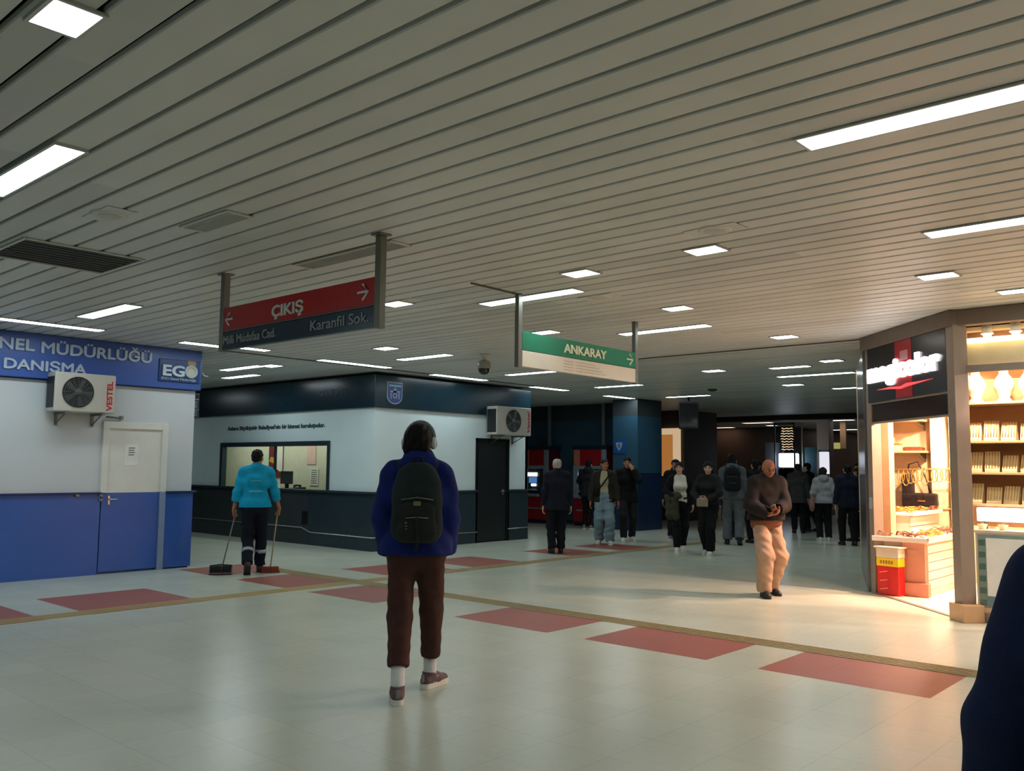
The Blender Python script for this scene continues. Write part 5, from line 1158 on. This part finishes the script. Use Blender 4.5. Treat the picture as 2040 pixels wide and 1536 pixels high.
def backpack(J, label, mb_, mt_, mx_, w_=.29, h_=.46, z0=1.02, d_=.15, big=True, bx=0.):
    o = worn(J, 'backpack', label, 'backpack', (bx, -.2, z0)); yb = -.155
    q = MB(); S = SDF((bx-w_/2-.05, yb-d_-.08, z0-.05), (bx+w_/2+.05, yb+.06, z0+h_+.06), .008)
    a, b2 = w_/2-.07, d_/2-.0
    for zz, ww, rr in ((.08, 1., .082), (.17, 1., .08), (.26, .97, .08), (.34, .85, .079), (h_-.11, .62, .077), (h_-.07, .4, .07)):
        S.cap((bx-a*ww, yb-d_/2, z0+zz), (bx+a*ww, yb-d_/2, z0+zz), rr, rr, .05, ((0, 1, 0), .88))
    S.fold(.002, 40, 5); S.mesh('main_bag', mb_, o)
    S = SDF((bx-w_/2-.05, yb-d_-.14, z0-.05), (bx+w_/2+.05, yb-.02, z0+h_+.06), .008)
    S.cap((bx-a*.75, yb-d_-.005, z0+.085), (bx+a*.75, yb-d_-.005, z0+.085), .07, .07, .03, ((0, 1, 0), .5)); S.cap((bx-a*.7, yb-d_-.002, z0+.2), (bx+a*.7, yb-d_-.002, z0+.2), .06, .06, .06, ((0, 1, 0), .45)); S.fold(.002, 40, 8); S.mesh('front_pocket', mt_, o)
    q = MB(); q.tube([(bx-.03, yb-.06, z0+h_-.03), (bx-.025, yb-.075, z0+h_+.03), (bx+.025, yb-.075, z0+h_+.03), (bx+.03, yb-.06, z0+h_-.03)], .009, 8); q.build('carry_handle', mx_, o)
    for sg in (-1, 1):
        q = MB(); q.tube([(bx+sg*.07, yb-.0, z0+h_-.1), (bx+sg*.095, -.12, 1.415), (bx+sg*.112, -.05, 1.485), (bx+sg*.118, .05, 1.465), (bx+sg*.122, .14, 1.36), (bx+sg*.14, .15, 1.2), (bx+sg*.175, .05, z0+.08), (bx+sg*.12, yb-.02, z0+.06)], [.016, .022, .024, .024, .022, .018, .01, .01], 8, flat=.55); q.build('shoulder_strap', mx_, o)
    q = MB()
    q.tube([(bx-a-.02, yb-d_-.0, z0+.27), (bx, yb-d_-.03, z0+.285), (bx+a+.02, yb-d_-.0, z0+.27)], .004, 6); q.tube([(bx-a*.9, yb-d_-.035, z0+.16), (bx, yb-d_-.045, z0+.165), (bx+a*.9, yb-d_-.035, z0+.16)], .004, 6); q.build('zippers', mat('zip_grey', (110, 112, 108), rough=.4, metal=.4), o)
    if big:
        q = MB(); q.rbox(bx-.022, bx+.022, yb-d_-.05, yb-d_-.043, z0+.235, z0+.262, r=.003, seg=1); q.build('badge', mat('badge_olive', (120, 112, 84), rough=.6), o)
        q = MB()
        for k in range(3): q.tube([(bx-.12, yb-d_+.02, z0+.09+.018*k), (bx-.06, yb-d_-.042, z0+.095+.018*k)], .003, 5)
        q.build('reflective_cord', mat('cord_grey', (150, 152, 150), rough=.4), o)
        q = MB(); q.tube([(bx, yb-d_-.045, z0+.165), (bx+.004, yb-d_-.05, z0+.06), (bx-.003, yb-d_-.04, z0-.04)], .006, 6, flat=2); q.build('hanging_strap', mx_, o)
    wfix(o); return o
backpack(J, 'dark green-black backpack on the back of the man in the navy hoodie', C_('pack_green_black', (34, 46, 46)), C_('pack_olive_black', (38, 42, 38)), C_('pack_strap', (30, 38, 40)), w_=.295, h_=.50, z0=.985)
# 2 cleaner
x, y = -10.86, 6.83; rz = away(x, y)
CYAN = C_('sweatshirt_cyan', (20, 160, 204)); REFL = mat('reflective_tape', (170, 176, 180), rough=.35, metal=.3, var=.05)
J = person('cleaner in a bright cyan top walking away past the grey booth', (x, y), rz, 1.72, .007, feet=((-.07, -.26, .12, .05, 0), (.09, .20, 0, -.1, 0)), hands=[(-.29, .06, .86), (.335, .08, .87)], head=(-.35, .1, 0), sk=SK_T, hair='short', hm=HAIRB,
    top=dict(m=CYAN, e=.024, hem=-.03, sleeve=.12 if False else .5, name='sweatshirt', collar=.012), trousers=dict(m=C_('workwear_navy', (20, 26, 40)), e=.016, ke=.024, ae=.034, hem=.10, bands=REFL), shoes=dict(m=mat('shoe_brown', (70, 44, 36), rough=.6, var=.15), sole=SOLED), curl=[1.15, 1.15], palm=[(1, 0, 0), (-1, 0, 0)], hand_dir=[(0, .5, -.9), (0, .5, -.9)], seed=21)
q = MB(); pr = mat('print_pale', (120, 190, 206), rough=.8)
q.prism([(-.085, 0), (.09, 0), (.09, .014), (-.085, .014)], J.pel+V3(0, -.139, .19), (1, 0, 0), (0, 0, 1), (0, -1, 0), .004); q.prism([(-.07, 0), (.07, 0), (.07, .008), (-.07, .008)], J.pel+V3(0, -.141, .34), (1, 0, 0), (0, 0, 1), (0, -1, 0), .004); q.build('back_print', pr, J.root)
WOOD = mat('broom_handle_wood', (176, 160, 128), rough=.5, var=.1)
for i, nm in ((0, 'dustpan'), (1, 'broom')):
    hc, d, n_, th = J.hand[i]; bot = V3(-.42, .05, .05) if i == 0 else V3(.235, .05, .07); topp = hc+unit(hc-bot)*.08
    if i == 0:
        o = worn(J, 'dustpan', 'long-handled dark dustpan held in the left hand of the cleaner', 'dustpan', (-.42, .05, 0))
        MB().tube([topp, bot], .009, 8).build('handle', mat('dustpan_handle', (120, 126, 124), rough=.4), o)
        q = MB(); q.rbox(-.58, -.28, -.06, .16, .004, .016, r=.004, seg=1); q.rbox(-.58, -.28, .14, .165, .01, .1, r=.006, seg=1); q.prism([(-.06, .01), (.15, .01), (.15, .1)], (-.585, 0, 0), (0, 1, 0), (0, 0, 1), (1, 0, 0), .012); q.prism([(-.06, .01), (.15, .01), (.15, .1)], (-.29, 0, 0), (0, 1, 0), (0, 0, 1), (1, 0, 0), .012); q.tube([(-.58, .15, .1), (-.43, .17, .115), (-.28, .15, .1)], .012, 8); q.build('pan', mat('dustpan_dark', (44, 40, 40), rough=.5), o)
    else:
        o = worn(J, 'broom', 'broom with a red-brown head held in the right hand of the cleaner', 'broom', (.235, .05, 0))
        MB().tube([topp, bot], .009, 8).build('handle', WOOD, o)
        MB().rbox(.12, .35, .03, .07, .05, .09, r=.012).build('head_block', mat('broom_red', (130, 46, 36), rough=.6), o)
        q = MB(); q.prism([(.10, .004), (.37, .004), (.34, .06), (.13, .06)], (0, .03, 0), (1, 0, 0), (0, 0, 1), (0, 1, 0), .05); q.build('bristles', mat('bristle_red', (120, 52, 38), rough=.9, var=.3, scale=80), o)
    wfix(o)
# 3 grey-haired man in a dark suit
x, y = -9.8, 12.15; rz = away(x, y)
person('grey-haired man in a dark suit standing before the cash machines, seen from behind', (x, y), rz+.15, 1.66, .008, feet=((-.09, 0, 0, .1, 0), (.08, .06, 0, -.1, 0)), head=(.1, .1, 0), sk=SK_L, hair='fringe', hm=HAIRG, top=dict(m=C_('suit_midnight', (22, 26, 38)), e=.034, hem=-.16, flare=.015, collar=.02, sl=.024), trousers=dict(m=C_('suit_trousers', (18, 21, 30)), e=.02, ke=.03, ae=.035), shoes=dict(m=SHOEB, sole=SOLED), sw=.185, seed=31)
# 4 man in pale jeans
x, y = -10.35, 14.3; rz = away(x, y)+math.pi
STR = cloth('sweater_cream', (200, 188, 152)); nt = STR.node_tree; N = nt.nodes; L = nt.links; b = N['Principled BSDF']
wv = N.new('ShaderNodeTexWave'); wv.bands_direction = 'Z'; wv.inputs['Scale'].default_value = 14; wv.inputs['Distortion'].default_value = .3
L.new([n for n in N if n.type == 'TEX_COORD'][0].outputs['Object'], wv.inputs['Vector']); rp = N.new('ShaderNodeValToRGB'); rp.color_ramp.elements[0].color = lin((150, 138, 108))+(1,); rp.color_ramp.elements[1].color = lin((216, 206, 172))+(1,)
L.new(wv.outputs['Fac'], rp.inputs['Fac']); L.new(rp.outputs['Color'], b.inputs['Base Color'])
J = person('man in pale jeans and a cream sweater under an open dark jacket', (x, y), rz, 1.68, .008, feet=((-.11, .10, 0, .2, 0), (.10, -.12, .03, -.15, 0)), hands=[(-.29, .06, .85), (.28, .04, .85)], head=(.35, .05, 0), sk=SK_T, hair='short', hm=HAIRD, inner=dict(m=STR, e=.018, hem=.06), top=dict(m=C_('jacket_olive_black', (44, 42, 36)), e=.032, hem=-.10, opened=.105, collar=.02), trousers=dict(m=JEANS, e=.022, ke=.045, ae=.06, hem=.07, fold=.006), shoes=dict(m=SHOEW), seed=41)
o = worn(J, 'sling_bag', 'dark sling strap across the cream sweater of the man in jeans', 'bag', (.12, .12, 1.05))
q = MB(); q.tube([(-.13, .06, 1.475), (-.1, .135, 1.40), (-.04, .165, 1.31), (.04, .16, 1.2), (.12, .13, 1.1)], .018, 8, flat=.35); q.build('strap', BLACK, o); q = MB(); q.rbox(.1, .2, .05, .14, .98, 1.12, r=.025, seg=3); q.build('pouch', BLACK, o); wfix(o)
# 5 man in black with a hand at his face
x, y = -10.42, 15.2; rz = away(x, y)+math.pi
person('man all in black with one hand raised to his face', (x, y), rz+.15, 1.73, .008, feet=((-.10, -.10, .02, .2, 0), (.10, .14, 0, -.2, 0)), hands=[(-.08, .20, 1.46), (.27, .05, .85)], elbow=[(-.6, .3, -1), (.5, -1, 0)], hand_dir=[(.35, -.25, .9), None], palm=[(.3, -1, 0), None], curl=[.5, .35], head=(-.15, .1, 0), sk=SK_T, hair='short', hm=HAIRB, top=dict(m=BLACK, e=.034, hem=-.16, collar=.03, flare=.01), trousers=dict(m=BLACK2, e=.02, ke=.03, ae=.03), shoes=dict(m=SHOEW), seed=51)
# 6 customer at the cash machine
x, y = -13.15, 17.5; person('person in a dark coat using the wider cash machine', (x, y), .25, 1.68, .010, feet=((-.1, 0, 0, .1, 0), (.1, -.03, 0, -.1, 0)), hands=[(-.12, .32, 1.18), (.2, .28, 1.12)], elbow=[(-1, -.2, -.6), (1, -.2, -.6)], head=(0, .25, 0), sk=SK_L, hair='short', hm=HAIRB, top=dict(m=BLACK2, e=.034, hem=-.14, hood=True, flare=.012), trousers=dict(m=BLACK, e=.016, ke=.025, ae=.025), shoes=dict(m=mat('shoe_grey', (110, 114, 116), rough=.6)), seed=61)
# 7 the loose group in front of the dark concourse
x, y = -9.95, 16.3; person('dark-haired man in black facing the hall, beside the blue column', (x, y), away(x, y)+math.pi, 1.69, .010, feet=((-.1, .08, 0, .15, 0), (.1, -.08, 0, -.15, 0)), hands=[(-.27, .08, .86), (.27, .05, .86)], head=(-.3, 0, 0), sk=SK_T, hair='thick', hm=HAIRB, top=dict(m=BLACK, e=.03, hem=-.08, hood=True), trousers=dict(m=BLACK2, e=.02, ke=.032, ae=.035), shoes=dict(m=mat('shoe_grey', 0)), seed=71)
x, y = -8.55, 14.15; rz = away(x, y)+math.pi
OLIVE = C_('jacket_olive', (66, 70, 56))
J = person('woman in a white top with an olive jacket over her arm, walking', (x, y), rz+.1, 1.62, .008, feet=((-.06, -.16, .05, .1, 0), (.08, .2, 0, -.1, 0)), hands=[(-.24, .12, .90), (.12, .24, 1.06)], elbow=[(-1, -1, 0), (1, -.4, -.6)], hand_dir=[None, (-.9, .3, 0)], head=(-.3, .05, 0), sk=SK_L, hair='long', hm=HAIRD, sw=.158, female=True, inner=dict(m=C_('top_white', (216, 214, 204)), e=.012, hem=-.04), top=dict(m=BLACK, e=.024, hem=-.02, opened=.16), trousers=dict(m=BLACK, e=.014, ke=.022, ae=.028), shoes=dict(m=SHOEW), seed=81)
o = worn(J, 'draped_jacket', 'olive jacket hanging over the arm of the woman in the white top', 'jacket', (.16, .18, .65))
S = SDF((-.2, -.1, .5), (.5, .5, 1.25), .01); S.cap((.24, .10, 1.07), (.06, .25, 1.09), .075, .07, .04); S.cap((.22, .14, 1.02), (.2, .2, .72), .09, .11, .05, ((-.5, .86, 0), .6)); S.cap((.12, .22, 1.0), (.1, .24, .66), .08, .07, .05, ((-.5, .86, 0), .6)); S.cap(J.el[1], J.wr[1], .045, .04, .0, sub=True); S.fold(.007, 34, 4); S.mesh('draped_cloth', OLIVE, o); wfix(o)
x, y = -7.82, 13.9; rz = away(x, y)+math.pi
J = person('woman in black holding a small pale bag before her, beside the white-topped woman', (x, y), rz-.35, 1.63, .008, feet=((-.07, .12, 0, .1, 0), (.08, -.14, .03, -.1, 0)), hands=[(-.07, .25, 1.03), (.1, .25, 1.02)], elbow=[(-1, -.3, -.5), (1, -.3, -.5)], hand_dir=[(.8, .4, 0), (-.8, .4, 0)], palm=[(0, -1, .2), (0, -1, .2)], curl=.7, head=(.3, .15, 0), sk=SK_L, hair='long', hm=HAIRB, sw=.158, female=True, top=dict(m=BLACK2, e=.026, hem=-.02), trousers=dict(m=BLACK, e=.016, ke=.034, ae=.045), shoes=dict(m=SHOEW), seed=91)
o = worn(J, 'small_bag', 'small pale bag held in both hands by the woman in black', 'bag', (.02, .28, .90)); q = MB(); q.rbox(-.09, .12, .262, .33, .9, 1.05, r=.02, seg=3); q.build('bag_body', mat('bag_beige', (150, 130, 118), rough=.6), o); q = MB(); q.tube([(-.06, .296, 1.045), (-.04, .296, 1.1), (.06, .296, 1.1), (.09, .296, 1.045)], .006); q.build('handle', mat('bag_beige', 0), o); wfix(o)
x, y = -8.5, 16.05; rz = away(x, y)
J = person('man in a grey hoodie and grey jeans with a black backpack, seen from behind', (x, y), rz, 1.80, .009, feet=((-.11, .10, 0, .1, 0), (.11, -.12, .05, -.15, 0)), head=(-.3, .1, 0), sk=SK_L, hair='thick', hm=HAIRB, top=dict(m=C_('hoodie_grey', (86, 90, 98)), e=.032, hem=-.08, hood=True, name='hoodie'), trousers=dict(m=C_('jeans_grey', (96, 100, 106)), e=.018, ke=.034, ae=.045), shoes=dict(m=SHOEB, sole=SOLED), seed=101)
backpack(J, 'black backpack on the man in the grey hoodie', C_('pack_black', (22, 24, 28)), C_('pack_black', 0), C_('pack_black', 0), big=False)
x, y = -8.35, 16.75; person('person in a long black coat just right of the grey-hooded backpacker', (x, y), away(x, y)+.4, 1.70, .011, feet=((-.1, .06, 0, .1, 0), (.1, -.05, 0, -.1, 0)), sk=SK_L, hair='short', hm=HAIRB, top=dict(m=BLACK, e=.034, hem=-.35, flare=.02, collar=.03), trousers=dict(m=BLACK, e=.014, ke=.025, ae=.025), shoes=dict(m=SHOEB, sole=SOLED), seed=111)
# 8 bald man with a phone, lit by the shop
x, y = -4.86, 10.0; rz = away(x, y)+math.pi+.5
J = person('bald man in beige trousers and a dark jacket looking down at his phone', (x, y), rz, 1.64, .007, feet=((-.10, -.10, .04, .15, 0), (.11, .12, 0, -.2, 0)), hands=[(.02, .30, 1.08), (.10, .26, 1.03)], elbow=[(-1, -.3, -.7), (1, -.3, -.7)], hand_dir=[(.65, .6, .15), (-.5, .8, .1)], palm=[(.1, -.3, 1), (0, -.2, 1)], curl=[.75, .45], head=(-.1, .42, 0), sk=SK_B, hair=None, hm=HAIRD, lean=.07, belly=.03, inner=dict(m=C_('shirt_rust', (118, 74, 56)), e=.034, hem=-.16), top=dict(m=C_('jacket_dark_brown', (32, 28, 29)), e=.05, hem=.0, collar=.03, flare=.01), trousers=dict(m=C_('trousers_beige', (178, 146, 124)), e=.008, ke=.055, ae=.05, hem=.07, fold=.004, ff=40), shoes=dict(m=SHOEB, sole=SOLED), seed=121)
hc, d, n_, th = J.hand[0]; o = worn(J, 'phone', 'phone in the hands of the bald man by the shop', 'phone', hc); Rp = Matrix((Vector(th), Vector(d), Vector(n_))).transposed()
MB().rbox(-.036, .036, -.07, .07, .0, .009, r=.003, R=Rp, c=Vector(hc)).build('phone_body', M_BLK, o); MB().rbox(-.033, .033, -.066, .066, .009, .0096, r=.0002, seg=1, R=Rp, c=Vector(hc)).build('screen', emis('phone_glow', (1., .9, .75), .8), o); wfix(o)
# 9 far crowd on the right
x, y = -9.0, 20.2; person('person in a dark grey hooded coat behind the bald man', (x, y), away(x, y), 1.64, .011, sk=SK_L, hair='short', hm=HAIRD, head=(.2, 0, 0), top=dict(m=C_('coat_grey', (62, 62, 62)), e=.034, hem=-.2, hood=True), trousers=dict(m=BLACK, e=.016, ke=.025, ae=.03), shoes=dict(m=SHOEB, sole=SOLED), seed=131)
x, y = -8.95, 20.95; person('black-haired person in a navy jacket leaning sideways in the far crowd', (x, y), away(x, y)+1.2, 1.68, .011, feet=((-.12, .1, 0, .1, 0), (.12, -.1, 0, -.1, 0)), lean=.25, sk=SK_L, hair='short', hm=HAIRB, top=dict(m=NAVYC, e=.034, hem=-.1, collar=.02), trousers=dict(m=BLACK, e=.016, ke=.025, ae=.03), shoes=dict(m=SHOEB, sole=SOLED), seed=141)
x, y = -7.6, 18.3; rz = away(x, y)+.2
J = person('girl in a light grey hoodie, black trousers and white sneakers, seen from behind', (x, y), rz, 1.55, .009, feet=((-.09, .03, 0, .1, 0), (.1, 0, 0, -.2, 0)), hands=[(-.2, .16, .98), (.26, .05, .9)], sk=SK_L, hair='thick', hm=HAIRD, head=(-.5, .1, 0), sw=.16, female=True, top=dict(m=C_('hoodie_light_grey', (150, 150, 156)), e=.036, hem=-.06, hood=True, name='hoodie'), trousers=dict(m=BLACK, e=.014, ke=.03, ae=.036), shoes=dict(m=SHOEW), seed=151)
o = worn(J, 'tote_bag', 'dusty pink tote bag at the side of the girl in the light grey hoodie', 'bag', (-.24, -.05, .72)); S = SDF((-.45, -.3, .6), (.0, .25, 1.3), .01); S.cap((-.27, -.01, .82), (-.255, -.01, .98), .125, .105, .0, ((1, 0, 0), .5)); S.fold(.005, 30, 3); S.mesh('bag_body', C_('tote_pink', (150, 112, 104)), o); q = MB(); q.tube([(-.25, -.1, 1.05), (-.21, -.05, 1.4), (-.17, 0, 1.52), (-.21, .06, 1.4), (-.25, .08, 1.05)], .014, 8, flat=.5); q.build('strap', C_('tote_pink', 0), o); wfix(o)
for lb, x, y, dr, H_, m_, tr, hr, sd in [
    ('man in a navy jacket near the shop corner, right of the girl in grey', -6.85, 17.7, .3, 1.62, NAVYC, BLACK, 'short', 161),
    ('person in dark plum clothes nearest the shop corner post', -7.05, 18.85, 1.0, 1.56, C_('coat_plum', (52, 40, 46)), BLACK2, 'thick', 171),
    ('person in a charcoal jacket between the girl in grey and the navy-jacketed man', -7.6, 20.3, 2.6, 1.66, BLACK2, BLACK, 'short', 181),
    ('person in black half hidden behind the man with the grey-hooded backpack', -9.6, 18.0, 2.9, 1.66, BLACK, BLACK2, 'thick', 191),
    ('dark-clad person deep in the concourse left of the bald man', -10.6, 21.4, 3.0, 1.7, C_('coat_brown_black', (46, 40, 38)), BLACK, 'short', 201)]:
    person(lb, (x, y), away(x, y)+dr, H_, .012, feet=((-.1, .1, 0, .1, 0), (.1, -.08, 0, -.1, 0)), sk=SK_L, hair=hr, hm=HAIRB, top=dict(m=m_, e=.034, hem=-.14, collar=.02, flare=.01), trousers=dict(m=tr, e=.016, ke=.028, ae=.03), shoes=dict(m=SHOEB, sole=SOLED), seed=sd)
# 10 person in dark blue at the right edge, close to the viewpoint
x, y = -.212, 1.89; person('person in a dark blue denim jacket cut off by the right edge of the photo', (x, y), away(x, y)-.1, 1.6, .007, feet=((-.1, .05, 0, .1, 0), (.1, -.05, 0, -.1, 0)), hands=[(-.30, .02, .86), (.30, .05, .88)], elbow=[(-1, -.4, 0), (1, -.5, 0)], sk=SK_L, hair='long', hm=HAIRD, top=dict(m=C_('denim_navy', (24, 34, 66), bscale=300), e=.03, hem=-.25, flare=.05, collar=.03, sl=.03, fold=.004), trousers=dict(m=C_('denim_navy', 0), e=.02, ke=.035, ae=.05), shoes=dict(m=SHOEB, sole=SOLED), seed=211)
